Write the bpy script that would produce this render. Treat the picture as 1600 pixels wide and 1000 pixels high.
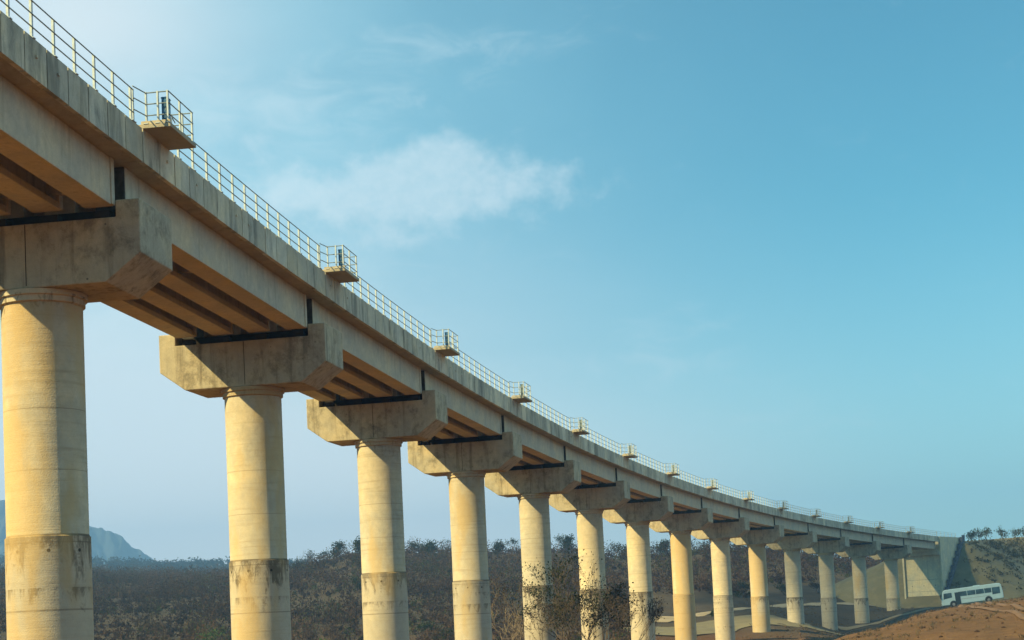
import bpy, math, random
import numpy as np
from mathutils import Vector, Matrix

for o in list(bpy.data.objects):
    bpy.data.objects.remove(o)
random.seed(7)
RNG = np.random.default_rng(11)
R = math.radians
scene = bpy.context.scene
COL = scene.collection

# ------------------------------------------------------------------ camera
F_PX, PITCH, ROLL, PY = 2509.6, 0.07363, 0.04762, 776.7
cam_d = bpy.data.cameras.new('camera')
cam_d.sensor_width = 36.0
cam_d.lens = F_PX / 1600 * 36.0
cam_d.shift_y = (PY - 500) / 1600
cam_d.clip_start = 0.5
cam_d.clip_end = 20000
cam = bpy.data.objects.new('camera', cam_d)
COL.objects.link(cam)
cp, sp, cr, sr = math.cos(PITCH), math.sin(PITCH), math.cos(ROLL), math.sin(ROLL)
ax = Vector((cr, sr * sp, -sr * cp))          # camera right  (world x, depth y, up z)
ay = Vector((sr, -cr * sp, cr * cp))          # camera up
az = Vector((0, cp, sp))                      # camera forward
cam.matrix_world = Matrix(((ax.x, ay.x, -az.x, 0), (ax.y, ay.y, -az.y, 0), (ax.z, ay.z, -az.z, 0), (0, 0, 0, 1)))
scene.camera = cam

# ------------------------------------------------------------------ light
SUN_EL, SUN_AZ = R(38.5), R(240.0)            # azimuth clockwise from the view direction (+Y)
S = Vector((math.sin(SUN_AZ) * math.cos(SUN_EL), math.cos(SUN_AZ) * math.cos(SUN_EL), math.sin(SUN_EL)))
sun_d = bpy.data.lights.new('sun', 'SUN')
sun_d.energy = 5.0
sun_d.angle = R(0.6)
sun_d.color = (1.0, 0.81, 0.37)
sun = bpy.data.objects.new('sun', sun_d)
COL.objects.link(sun)
sun.rotation_euler = S.to_track_quat('Z', 'Y').to_euler()

scene.view_settings.view_transform = 'Standard'
scene.view_settings.look = 'None'
scene.view_settings.gamma = 1.0
scene.view_settings.exposure = 1.0


class NT:
    """tiny node-tree helper"""
    def __init__(self, tree):
        self.t = tree
        self.n = tree.nodes
        self.l = tree.links

    def new(self, kind, **kw):
        nd = self.n.new(kind)
        for k, v in kw.items():
            setattr(nd, k, v)
        return nd

    def set(self, sock, v):
        if hasattr(v, 'is_output'):
            self.l.new(v, sock)
        elif isinstance(v, tuple) and len(v) == 3 and sock.type == 'RGBA':
            sock.default_value = (*v, 1)
        else:
            sock.default_value = v

    def math(self, op, a, b=0.0, c=0.0, clamp=False):
        nd = self.new('ShaderNodeMath', operation=op, use_clamp=clamp)
        self.set(nd.inputs[0], a); self.set(nd.inputs[1], b); self.set(nd.inputs[2], c)
        return nd.outputs[0]

    def mix(self, f, a, b, mode='MIX'):
        nd = self.new('ShaderNodeMix', data_type='RGBA', blend_type=mode)
        self.set(nd.inputs[0], f); self.set(nd.inputs[6], a); self.set(nd.inputs[7], b)
        return nd.outputs[2]

    def ramp(self, f, lo, hi, a=0.0, b=1.0, smooth=True):
        nd = self.new('ShaderNodeMapRange', interpolation_type='SMOOTHSTEP' if smooth else 'LINEAR')
        self.set(nd.inputs[0], f); self.set(nd.inputs[1], lo); self.set(nd.inputs[2], hi)
        self.set(nd.inputs[3], a); self.set(nd.inputs[4], b)
        return nd.outputs[0]

    def noise(self, vec, scale, detail=4.0, rough=0.55, dist=0.0):
        nd = self.new('ShaderNodeTexNoise')
        self.set(nd.inputs['Vector'], vec); self.set(nd.inputs['Scale'], scale)
        nd.inputs['Detail'].default_value = detail
        nd.inputs['Roughness'].default_value = rough
        nd.inputs['Distortion'].default_value = dist
        return nd.outputs['Fac']

    def scale(self, vec, s):
        nd = self.new('ShaderNodeMapping')
        self.set(nd.inputs['Vector'], vec)
        nd.inputs['Scale'].default_value = s
        return nd.outputs[0]

    def vmath(self, op, a, b=(0, 0, 0)):
        nd = self.new('ShaderNodeVectorMath', operation=op)
        self.set(nd.inputs[0], a); self.set(nd.inputs[1], b)
        return nd.outputs[0]


# ------------------------------------------------------------------ sky
world = bpy.data.worlds.new('World')
scene.world = world
world.use_nodes = True
w = NT(world.node_tree)
w.n.clear()
sky = w.new('ShaderNodeTexSky', sky_type='NISHITA')
sky.sun_disc = False
sky.sun_elevation = SUN_EL
sky.sun_rotation = SUN_AZ
sky.altitude = 300
sky.air_density = 1.0
sky.dust_density = 0.7
sky.ozone_density = 1.0
tc = w.new('ShaderNodeTexCoord')
sep = w.new('ShaderNodeSeparateXYZ')
w.l.new(tc.outputs['Generated'], sep.inputs[0])
azim = w.math('ARCTAN2', sep.outputs[0], sep.outputs[1])
elev = w.math('ARCSINE', sep.outputs[2])
comb = w.new('ShaderNodeCombineXYZ')
w.l.new(azim, comb.inputs[0]); w.l.new(elev, comb.inputs[1])
skyv = comb.outputs[0]


def sky_dir(px, py):
    d = ax * ((px - 800) / F_PX) + ay * (-(py - PY) / F_PX) + az
    d.normalize()
    return math.atan2(d.x, d.y), math.asin(d.z)


def blob(px, py, sx, sy, amp):
    a, e = sky_dir(px, py)
    u = w.math('MULTIPLY', w.math('SUBTRACT', azim, a), F_PX / sx)
    v = w.math('MULTIPLY', w.math('SUBTRACT', elev, e), F_PX / sy)
    r2 = w.math('ADD', w.math('MULTIPLY', u, u), w.math('MULTIPLY', v, v))
    return w.math('MULTIPLY', w.math('POWER', 2.718, w.math('MULTIPLY', r2, -0.5)), amp)


def total(items):
    acc = items[0]
    for i in items[1:]:
        acc = w.math('ADD', acc, i)
    return acc


# cumulus with a lumpy outline
cum = total([blob(700, 235, 50, 26, 1.0), blob(640, 268, 62, 26, 0.9), blob(560, 308, 80, 24, 0.85),
             blob(770, 285, 95, 28, 0.55), blob(455, 300, 55, 24, 0.6), blob(690, 325, 150, 26, 0.62),
             blob(600, 375, 120, 22, 0.45), blob(860, 272, 70, 30, 0.38), blob(625, 160, 45, 20, 0.42), blob(395, 250, 90, 40, 0.4)])
n1 = w.noise(w.scale(skyv, (1, 1.15, 1)), 42, 9, 0.60, 0.1)
cmask = w.ramp(w.math('ADD', cum, w.math('MULTIPLY', w.math('SUBTRACT', n1, 0.5), 1.9)), 0.30, 1.20, 0, 0.46)
n1b = w.noise(w.scale(skyv, (1, 1.3, 1)), 95, 6, 0.65, 0.2)
cmask = w.math('MULTIPLY', cmask, w.ramp(n1b, 0.3, 0.7, 0.72, 1.0))
# thin wisps
wis = total([blob(400, 165, 190, 34, 0.75), blob(1000, 575, 90, 24, 0.72), blob(1060, 500, 80, 22, 0.5),
             blob(200, 535, 90, 34, 0.7), blob(420, 270, 150, 50, 0.45), blob(720, 70, 190, 34, 0.5),
             blob(560, 420, 190, 36, 0.4), blob(1240, 640, 110, 30, 0.4), blob(300, 640, 150, 40, 0.35)])
n2 = w.noise(w.scale(skyv, (1, 2.4, 1)), 22, 8, 0.64, 0.8)
wmask = w.ramp(w.math('ADD', wis, w.math('MULTIPLY', w.math('SUBTRACT', n2, 0.5), 1.9)), 0.15, 1.3, 0, 0.36)
# broad high veil, thicker to the left
veil = w.math('MULTIPLY', w.ramp(azim, 0.30, -0.30, 0.0, 1.0), w.ramp(azim, -1.1, -0.5, 0.0, 1.0))
n3 = w.noise(w.scale(skyv, (1, 2.0, 1)), 7, 4, 0.55, 0.5)
vmask = w.math('MULTIPLY', w.math('POWER', veil, 1.3), w.math('MULTIPLY', w.ramp(n3, 0.1, 0.9, 0.60, 0.88), w.ramp(elev, 0.36, 0.14, 0.62, 1.05)))
glow = blob(110, 30, 180, 100, 0.44)
rveil = w.math('MULTIPLY', w.math('MULTIPLY', w.ramp(azim, 0.45, 0.95), w.ramp(azim, 2.5, 1.9)), 0.7)
vmask = w.math('ADD', vmask, rveil)
lowv = w.math('MULTIPLY', w.ramp(elev, 0.26, 0.0, 0.0, 0.40), w.ramp(azim, 0.34, -0.25, 0.85, 1.7))
vmask = w.math('MINIMUM', w.math('ADD', vmask, lowv), 0.95)
SKYK = 0.073
tint = w.mix(1.0, sky.outputs[0], (0.38, 0.98, 0.92), 'MULTIPLY')
vcol = w.mix(w.ramp(elev, 0.16, 0.34), (5.9, 6.85, 7.25), (4.7, 7.9, 8.7))
skyc = w.mix(vmask, tint, vcol)
skyc = w.mix(w.math('MULTIPLY', glow, 1.5), skyc, (6.9, 7.1, 7.2))
hband = w.math('MULTIPLY', w.ramp(elev, 0.17, 0.02, 0.0, 0.80), w.ramp(w.math('ABSOLUTE', w.math('ADD', azim, 0.25)), 0.15, 0.55, 1.0, 0.08))
skyc = w.mix(hband, skyc, (8.8, 8.9, 8.7))
skyc = w.mix(wmask, skyc, (6.0, 7.1, 7.4))
skyc = w.mix(cmask, skyc, (6.8, 7.5, 7.7))
bg = w.new('ShaderNodeBackground')
bg.inputs['Strength'].default_value = SKYK
w.l.new(skyc, bg.inputs['Color'])
wo = w.new('ShaderNodeOutputWorld')
w.l.new(bg.outputs[0], wo.inputs['Surface'])

# ------------------------------------------------------------------ object helpers


def tag(o, label=None, cat=None, group=None, kind=None):
    if label: o['label'] = label
    if cat: o['category'] = cat
    if group: o['group'] = group
    if kind: o['kind'] = kind
    return o


def empty(name, loc, rz=0.0):
    o = bpy.data.objects.new(name, None)
    o.empty_display_size = 0.5
    COL.objects.link(o)
    o.location = loc
    o.rotation_euler = (0, 0, rz)
    return o


class MB:
    """collects quads and polygons, then links them as one mesh object"""
    def __init__(self):
        self.v, self.f, self.tone = [], [], []

    def poly_prism(self, ring_a, ring_b, tone=0.5, caps=True):
        """two matching rings of points joined into a solid"""
        n, b = len(ring_a), len(self.v)
        self.v += [tuple(p) for p in ring_a] + [tuple(p) for p in ring_b]
        for i in range(n):
            j = (i + 1) % n
            self.f.append((b + i, b + j, b + n + j, b + n + i)); self.tone.append(tone)
        if caps:
            self.f.append(tuple(b + i for i in reversed(range(n)))); self.tone.append(tone)
            self.f.append(tuple(b + n + i for i in range(n))); self.tone.append(tone)

    def box(self, c, d, tone=0.5, M=None):
        x, y, z = d[0] / 2, d[1] / 2, d[2] / 2
        ra = [Vector((c[0] + a, c[1] + b_, c[2] - z)) for a, b_ in ((-x, -y), (x, -y), (x, y), (-x, y))]
        rb = [p + Vector((0, 0, 2 * z)) for p in ra]
        if M is not None:
            ra = [M @ p for p in ra]; rb = [M @ p for p in rb]
        self.poly_prism(ra, rb, tone)

    def tube(self, pts, rads, seg=8, tone=0.5, caps=True):
        pts = [Vector(p) for p in pts]
        rings = []
        for i, p in enumerate(pts):
            d = (pts[min(i + 1, len(pts) - 1)] - pts[max(i - 1, 0)]).normalized()
            u = d.cross(Vector((0.31, 0.17, 0.93)) if abs(d.z) < 0.9 else Vector((1, 0.1, 0))).normalized()
            q = d.cross(u)
            r = rads[i] if isinstance(rads, (list, tuple)) else rads
            rings.append([p + (u * math.cos(6.2832 * k / seg) + q * math.sin(6.2832 * k / seg)) * r for k in range(seg)])
        b = len(self.v)
        for rg in rings:
            self.v += [tuple(p) for p in rg]
        for i in range(len(rings) - 1):
            for k in range(seg):
                j = (k + 1) % seg
                self.f.append((b + i * seg + k, b + i * seg + j, b + (i + 1) * seg + j, b + (i + 1) * seg + k)); self.tone.append(tone)
        if caps:
            self.f.append(tuple(b + k for k in reversed(range(seg)))); self.tone.append(tone)
            e = b + (len(rings) - 1) * seg
            self.f.append(tuple(e + k for k in range(seg))); self.tone.append(tone)

    def lathe(self, prof, seg=64, tone=0.5):
        b = len(self.v)
        for r, z in prof:
            self.v += [(r * math.cos(6.28318 * k / seg), r * math.sin(6.28318 * k / seg), z) for k in range(seg)]
        for i in range(len(prof) - 1):
            for k in range(seg):
                j = (k + 1) % seg
                self.f.append((b + i * seg + k, b + i * seg + j, b + (i + 1) * seg + j, b + (i + 1) * seg + k)); self.tone.append(tone)
        self.f.append(tuple(b + k for k in reversed(range(seg)))); self.tone.append(tone)
        e = b + (len(prof) - 1) * seg
        self.f.append(tuple(e + k for k in range(seg))); self.tone.append(tone)

    def build(self, name, m, parent=None, bevel=0.0, smooth=False, link_data=None):
        me = bpy.data.meshes.new(name)
        me.from_pydata(self.v, [], self.f)
        at = me.attributes.new('tone', 'FLOAT', 'FACE')
        at.data.foreach_set('value', self.tone)
        me.materials.append(m)
        if smooth:
            me.shade_smooth()
            me.set_sharp_from_angle(angle=R(40))
        me.update()
        return place(name, me, parent, bevel)


def place(name, me, parent=None, bevel=0.0, loc=None):
    o = bpy.data.objects.new(name, me)
    COL.objects.link(o)
    if parent: o.parent = parent
    if loc is not None: o.location = loc
    if bevel > 0:
        b = o.modifiers.new('bevel', 'BEVEL')
        b.width = bevel; b.segments = 2; b.limit_method = 'ANGLE'; b.angle_limit = R(35)
    return o


def np_mesh(name, verts, faces, mat, tone=None, parent=None, smooth=False):
    """verts (n,3), faces (m,k) with constant k"""
    me = bpy.data.meshes.new(name)
    nf, k = faces.shape
    me.vertices.add(len(verts)); me.vertices.foreach_set('co', verts.astype(np.float32).ravel())
    me.loops.add(nf * k); me.loops.foreach_set('vertex_index', faces.astype(np.int32).ravel())
    me.polygons.add(nf); me.polygons.foreach_set('loop_start', np.arange(0, nf * k, k, dtype=np.int32))
    me.update(calc_edges=True)
    if tone is not None:
        at = me.attributes.new('tone', 'FLOAT', 'FACE'); at.data.foreach_set('value', tone.astype(np.float32))
    me.materials.append(mat)
    if smooth: me.shade_smooth()
    return place(name, me, parent)


# ------------------------------------------------------------------ materials
def new_mat(name):
    m = bpy.data.materials.new(name)
    m.use_nodes = True
    t = NT(m.node_tree)
    bs = t.n['Principled BSDF']
    return m, t, bs


def simple(name, col, rough=0.6, metal=0.0, var=0.12, nscale=6.0, spec=0.4):
    m, t, bs = new_mat(name)
    co = t.new('ShaderNodeTexCoord').outputs['Object']
    n = t.noise(co, nscale, 5)
    k = t.ramp(n, 0.3, 0.7, 1 - var, 1 + var)
    cc = t.new('ShaderNodeCombineColor')
    for i in range(3):
        t.set(cc.inputs[i], t.math('MULTIPLY', k, col[i]))
    t.l.new(cc.outputs[0], bs.inputs['Base Color'])
    bs.inputs['Roughness'].default_value = rough
    bs.inputs['Metallic'].default_value = metal
    bs.inputs['Specular IOR Level'].default_value = spec
    return m


def concrete(name, base, kind):
    m, t, bs = new_mat(name)
    tcn = t.new('ShaderNodeTexCoord')
    oi = t.new('ShaderNodeObjectInfo')
    off = t.new('ShaderNodeCombineXYZ')
    t.set(off.inputs[0], t.math('MULTIPLY', oi.outputs['Random'], 91.0))
    t.set(off.inputs[1], t.math('MULTIPLY', oi.outputs['Random'], 57.0))
    co = t.vmath('ADD', tcn.outputs['Object'], off.outputs[0])
    sepn = t.new('ShaderNodeSeparateXYZ')
    t.l.new(tcn.outputs['Object'], sepn.inputs[0])
    z = sepn.outputs[2]
    big = t.noise(co, 0.55, 5, 0.6, 0.4)
    mid = t.noise(co, 2.6, 6, 0.65, 0.3)
    fine = t.noise(co, 22, 4, 0.6)
    streak = t.noise(t.scale(co, (2.6, 2.6, 0.16)), 1.0, 5, 0.62, 0.2)
    k = t.math('MULTIPLY', t.ramp(big, 0.25, 0.75, 0.84, 1.13), t.ramp(mid, 0.25, 0.75, 0.88, 1.10))
    k = t.math('MULTIPLY', k, t.ramp(fine, 0.25, 0.75, 0.93, 1.06))
    att = t.new('ShaderNodeAttribute', attribute_name='tone').outputs['Fac']
    k = t.math('MULTIPLY', k, t.ramp(att, 0.0, 1.0, 0.78, 1.22, smooth=False))
    col = t.mix(t.ramp(big, 0.3, 0.75), base, (base[0] * 1.02, base[1] * 0.93, base[2] * 0.78))
    cc = t.new('ShaderNodeCombineXYZ')
    for i in range(3): t.set(cc.inputs[i], k)
    col = t.mix(1.0, col, cc.outputs[0], 'MULTIPLY')
    dirt = (0.10, 0.075, 0.045)
    bump_h = fine
    if kind == 'column':
        lines = t.noise(t.scale(co, (0.25, 0.25, 5.5)), 1.0, 5, 0.7, 0.15)
        col = t.mix(t.ramp(lines, 0.50, 0.74, 0, 0.55), col, (base[0] * 0.55, base[1] * 0.47, base[2] * 0.36))
        pour = t.noise(t.scale(co, (0.05, 0.05, 0.42)), 1.0, 2, 0.5)
        col = t.mix(t.ramp(pour, 0.45, 0.60, 0, 0.30), col, (base[0] * 0.80, base[1] * 0.74, base[2] * 0.66))
        # greyer, dirtier lower lift
        low = t.ramp(z, -7.55, -7.65, 0, 1)
        col = t.mix(t.math('MULTIPLY', low, 0.35), col, (base[0] * 0.80, base[1] * 0.80, base[2] * 0.86))
        # stains running down from each lift joint, and under the cap
        st = t.noise(t.scale(co, (2.2, 2.2, 0.8)), 1.0, 7, 0.74, 0.8)
        for q, (z0, z1, s, th) in enumerate(((-7.6, -9.4, 0.85, 0.35), (-0.1, -2.0, 0.75, 0.46), (-9.2, -10.4, 0.75, 0.43), (-8.4, -9.3, 0.6, 0.42), (-11.6, -13.4, 0.55, 0.45))):
            top = t.ramp(z, z0 - 0.02, z0, 1, 0)
            fall = t.ramp(z, z1, z0, 0, 1, smooth=False)
            thr = t.math('ADD', t.math('MULTIPLY', t.math('SUBTRACT', 1.0, fall), 0.26), th)
            mk = t.ramp(t.math('SUBTRACT', st, thr), 0.0, 0.16, 0, s)
            amt = t.ramp(t.math('FRACT', t.math('MULTIPLY', oi.outputs['Random'], 13.7 + q * 5.3)), 0.1, 0.6, 0.35, 1.0)
            mk = t.math('MULTIPLY', mk, amt)
            col = t.mix(t.math('MULTIPLY', mk, t.math('MULTIPLY', top, t.math('GREATER_THAN', fall, 0.001))), col, dirt)
        # dark pour joints
        for z0, hw in ((-7.6, 0.035), (-7.82, 0.018), (-9.9, 0.025), (-3.7, 0.012), (-5.6, 0.010)):
            d = t.math('ABSOLUTE', t.math('SUBTRACT', z, z0))
            col = t.mix(t.ramp(d, hw * 0.6, hw * 1.5, 0.8 if hw > 0.03 else 0.5, 0), col, (0.09, 0.065, 0.04))
        # formwork tie holes in a ring below the joint
        an = t.math('MULTIPLY', t.math('ARCTAN2', sepn.outputs[1], sepn.outputs[0]), 8 / 6.28318)
        du = t.math('MULTIPLY', t.math('SUBTRACT', t.math('FRACT', t.math('ADD', an, t.math('MULTIPLY', oi.outputs['Random'], 3.0))), 0.5), 0.98)
        dv_ = t.math('SUBTRACT', z, -8.08)
        dd = t.math('SQRT', t.math('ADD', t.math('MULTIPLY', du, du), t.math('MULTIPLY', dv_, dv_)))
        col = t.mix(t.ramp(dd, 0.045, 0.065, 0.9, 0), col, (0.02, 0.015, 0.01))
        # rusty yellow wash on some piers
        yw = t.ramp(t.math('ADD', t.noise(t.scale(co, (0.6, 0.6, 0.2)), 1.0, 3), t.math('MULTIPLY', t.math('SUBTRACT', t.math('FRACT', t.math('MULTIPLY', oi.outputs['Random'], 23.0)), 0.5), 0.42)), 0.50, 0.68, 0, 0.68)
        col = t.mix(yw, col, (base[0] * 0.95, base[1] * 0.74, base[2] * 0.42))
        bump_h = t.math('ADD', fine, t.math('MULTIPLY', lines, 1.6))
        hue = t.math('FRACT', t.math('MULTIPLY', oi.outputs['Random'], 37.0))
        col = t.mix(t.ramp(hue, 0.25, 0.9, 0.0, 0.55), col, t.mix(1.0, col, (0.80, 0.86, 1.0), 'MULTIPLY'))
        patch = t.noise(t.scale(co, (0.9, 0.9, 0.35)), 1.0, 3, 0.5, 0.2)
        col = t.mix(t.ramp(patch, 0.60, 0.66, 0, 0.32), col, (base[0] * 0.72, base[1] * 0.70, base[2] * 0.68))
    elif kind == 'cap':
        st = t.noise(t.scale(co, (1.0, 1.0, 0.8)), 1.1, 9, 0.78, 0.15)
        col = t.mix(t.ramp(st, 0.46, 0.66, 0, 0.62), col, (0.085, 0.072, 0.050))
        col = t.mix(t.ramp(streak, 0.50, 0.72, 0, 0.6), col, dirt)
        # bolt holes and pits
        vo = t.new('ShaderNodeTexVoronoi', feature='F1')
        t.set(vo.inputs['Vector'], co); vo.inputs['Scale'].default_value = 1.35
        col = t.mix(t.ramp(vo.outputs['Distance'], 0.035, 0.06, 0.75, 0), col, (0.05, 0.04, 0.03))
    elif kind == 'parapet':
        st = t.noise(t.scale(co, (1.1, 1.1, 0.30)), 1.0, 6, 0.66, 0.4)
        col = t.mix(t.ramp(st, 0.46, 0.68, 0, 0.66), col, (0.115, 0.115, 0.10))
        pale = t.noise(t.scale(co, (3.2, 3.2, 0.45)), 1.0, 5, 0.7)
        col = t.mix(t.ramp(pale, 0.60, 0.74, 0, 0.5), col, (0.48, 0.46, 0.40))
    elif kind == 'girder':
        col = t.mix(t.ramp(streak, 0.50, 0.78, 0, 0.42), col, (0.15, 0.125, 0.09))
        line = t.noise(t.scale(co, (4.5, 4.5, 0.08)), 1.0, 4, 0.7)
        col = t.mix(t.ramp(line, 0.60, 0.72, 0, 0.30), col, (0.12, 0.10, 0.075))
    else:
        col = t.mix(t.ramp(streak, 0.55, 0.8, 0, 0.4), col, dirt)
    t.l.new(col, bs.inputs['Base Color'])
    bs.inputs['Roughness'].default_value = 0.88
    bs.inputs['Specular IOR Level'].default_value = 0.25
    bp = t.new('ShaderNodeBump')
    bp.inputs['Strength'].default_value = 0.35
    bp.inputs['Distance'].default_value = 0.03
    t.set(bp.inputs['Height'], t.math('ADD', bump_h, t.math('MULTIPLY', mid, 1.2)))
    t.l.new(bp.outputs[0], bs.inputs['Normal'])
    return m


CB = (0.47, 0.41, 0.30)
M_col = concrete('concrete_column', (0.51, 0.445, 0.33), 'column')
M_cap = concrete('concrete_cap', (0.45, 0.40, 0.30), 'cap')
M_gir = concrete('concrete_girder', (0.52, 0.48, 0.385), 'girder')
M_par = concrete('concrete_parapet', (0.54, 0.51, 0.415), 'parapet')
M_slab = concrete('concrete_slab', (0.40, 0.35, 0.26), 'slab')
M_plat = concrete('concrete_platform', (0.38, 0.34, 0.26), 'slab')
M_abut = concrete('concrete_abutment', (0.60, 0.55, 0.40), 'girder')
M_rub_shade = simple('bearing_rubber_and_shade', (0.034, 0.028, 0.022), 0.95, 0, 0.2, 4, 0.05)  # rubber of the bearings, also the painted shade above the cap ledge
M_post = simple('cream_painted_steel', (0.46, 0.52, 0.55), 0.55, 0.0, 0.15, 9)
M_rail = simple('grey_painted_steel', (0.20, 0.235, 0.24), 0.5, 0.1, 0.15, 5)
M_blue = simple('blue_cabinet_paint', (0.035, 0.17, 0.33), 0.4, 0.0, 0.25, 5)
M_bluedk = simple('dark_blue_door_paint', (0.02, 0.09, 0.20), 0.4, 0.0, 0.2, 5)
M_greyc = simple('grey_green_cabinet_paint', (0.20, 0.25, 0.24), 0.5, 0.0, 0.2, 5)
M_white = simple('white_bus_paint', (0.47, 0.62, 0.66), 0.35, 0.0, 0.05, 1.2)
M_glass = simple('dark_bus_glass', (0.03, 0.085, 0.125), 0.06, 0.0, 0.45, 0.9, 0.9)
M_tyre = simple('black_tyre', (0.015, 0.015, 0.016), 0.85)
M_rim = simple('grey_wheel_rim', (0.30, 0.30, 0.30), 0.45, 0.3)
M_blackin = simple('dark_bus_doorway', (0.012, 0.03, 0.045), 0.6)
M_lampglass = simple('headlight_glass', (0.55, 0.58, 0.60), 0.15)
M_red = simple('red_lamp_plastic', (0.35, 0.02, 0.02), 0.3)
M_gap_shade = simple('gap_shade_board', (0.075, 0.068, 0.055), 0.95, 0, 0.3, 5, 0.1)  # dark colour standing in for shade between girder ends
M_bark = simple('grey_brown_bark', (0.10, 0.075, 0.055), 0.9, 0, 0.3, 8)
M_palebark = simple('bleached_dry_branch', (0.26, 0.195, 0.125), 0.9, 0, 0.2, 8)
M_stone = simple('dark_drain_masonry', (0.075, 0.092, 0.125), 0.9, 0, 0.35, 3)


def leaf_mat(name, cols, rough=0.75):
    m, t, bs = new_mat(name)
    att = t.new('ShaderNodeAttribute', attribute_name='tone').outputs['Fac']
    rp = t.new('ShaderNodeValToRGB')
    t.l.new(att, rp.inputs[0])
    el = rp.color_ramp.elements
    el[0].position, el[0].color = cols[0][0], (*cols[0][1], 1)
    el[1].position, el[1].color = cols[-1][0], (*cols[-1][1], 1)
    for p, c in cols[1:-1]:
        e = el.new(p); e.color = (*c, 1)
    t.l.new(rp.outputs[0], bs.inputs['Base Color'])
    bs.inputs['Roughness'].default_value = rough
    bs.inputs['Specular IOR Level'].default_value = 0.2
    tl = t.new('ShaderNodeBsdfTranslucent'); t.l.new(rp.outputs[0], tl.inputs['Color'])
    mx = t.new('ShaderNodeMixShader'); mx.inputs[0].default_value = 0.5
    t.l.new(bs.outputs[0], mx.inputs[1]); t.l.new(tl.outputs[0], mx.inputs[2])
    out = [n for n in t.n if n.type == 'OUTPUT_MATERIAL'][0]
    t.l.new(mx.outputs[0], out.inputs['Surface'])
    return m


M_scrub = leaf_mat('dry_scrub_foliage', [(0.0, (0.0293, 0.0200, 0.0166)), (0.30, (0.0554, 0.0344, 0.0255)), (0.55, (0.0816, 0.0490, 0.0322)),
                                         (0.78, (0.1075, 0.0640, 0.0377)), (0.86, (0.0390, 0.0473, 0.0194)), (1.0, (0.0554, 0.0697, 0.0223))])
M_forest = leaf_mat('far_forest_foliage', [(0.0, (0.0108, 0.0151, 0.0172)), (0.5, (0.0180, 0.0223, 0.0222)), (1.0, (0.0306, 0.0288, 0.0278))])
M_dark = leaf_mat('dark_green_foliage', [(0.0, (0.0165, 0.0270, 0.0130)), (0.5, (0.0338, 0.0488, 0.0211)), (1.0, (0.0638, 0.0713, 0.0308))])
M_green = leaf_mat('bright_green_foliage', [(0.0, (0.0420, 0.0840, 0.0227)), (0.5, (0.0770, 0.1330, 0.0302)), (1.0, (0.1190, 0.1680, 0.0454))])
M_brownleaf = leaf_mat('brown_dry_foliage', [(0.0, (0.0385, 0.0294, 0.0227)), (0.5, (0.0700, 0.0525, 0.0340)), (1.0, (0.1050, 0.0770, 0.0454))])
M_grass = leaf_mat('dry_grass_blades', [(0.0, (0.0880, 0.0605, 0.0297)), (0.5, (0.1430, 0.0990, 0.0475)), (1.0, (0.1980, 0.1430, 0.0772))])

# ------------------------------------------------------------------ viaduct alignment (s counts spans from the first pier)
TH0, K0, K1, X0, Y0, SPAN = 0.13931, 0.027172, 0.00012188, -14.512, 50.0, 21.1156
_ss = np.linspace(-2.0, 18.0, 2001)
_th = TH0 + K0 * _ss + K1 * _ss ** 2
_dx, _dy = np.sin(_th) * SPAN * 0.01, np.cos(_th) * SPAN * 0.01
_x = np.concatenate([[0], np.cumsum((_dx[1:] + _dx[:-1]) / 2)])
_y = np.concatenate([[0], np.cumsum((_dy[1:] + _dy[:-1]) / 2)])
_x += X0 - _x[200]; _y += Y0 - _y[200]


def bridge_h(s): return 10.728 - 0.17345 * s - 0.006465 * s * s        # underside of the pier caps above eye level
def heading(s): return float(np.interp(s, _ss, _th))


def bp(s, off, h):
    th = heading(s)
    return Vector((float(np.interp(s, _ss, _x)) + math.cos(th) * off, float(np.interp(s, _ss, _y)) - math.sin(th) * off, bridge_h(s) + h))


# ------------------------------------------------------------------ terrain height
def horizon_y(px): return 961.7 - 0.0476 * (px - 800)
def px_az(px): return np.arctan((np.asarray(px, float) - 800) / F_PX)


_rp = np.array([-900, -200, 60, 140, 300, 380, 450, 500, 545, 600, 660, 760, 860, 960, 1130, 1300, 1600, 2400])
_ry = np.array([930, 920, 906, 905, 904, 903, 890, 873, 862, 862, 866, 870, 869, 872, 868, 872, 872, 870])
RIDGE_TAN = (horizon_y(_rp) - _ry) / F_PX
RIDGE_R = np.interp(_rp, [300, 480], [640, 470])
_bp = np.array([1180, 1250, 1310, 1360, 1420, 1444, 1470, 1563, 1600, 1700, 2400])
_bh = np.array([-6.2, -6.0, -5.6, -4.9, -2.9, -2.35, -2.1, -1.32, -1.05, -0.3, 1.0])


def vnoise(x, y, seed=0):
    """smooth value noise"""
    xi, yi = np.floor(x).astype(np.int64), np.floor(y).astype(np.int64)
    fx, fy = x - xi, y - yi
    fx, fy = fx * fx * (3 - 2 * fx), fy * fy * (3 - 2 * fy)
    def h(a, b):
        n = (a * 374761393 + b * 668265263 + seed * 1442695041) & 0x7fffffff
        n = ((n ^ (n >> 13)) * 1274126177) & 0x7fffffff
        return (n ^ (n >> 16)) % 65536 / 65536.0
    return (h(xi, yi) * (1 - fx) + h(xi + 1, yi) * fx) * (1 - fy) + (h(xi, yi + 1) * (1 - fx) + h(xi + 1, yi + 1) * fx) * fy


def fbm(x, y, seed=0, oct=4):
    a, s, t = 0.5, 0.0, 0.0
    for i in range(oct):
        s = s + a * vnoise(x * 2 ** i, y * 2 ** i, seed + i); t += a; a *= 0.5
    return s / t


def smooth(e0, e1, v):
    t = np.clip((v - e0) / (e1 - e0), 0, 1)
    return t * t * (3 - 2 * t)


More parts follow.
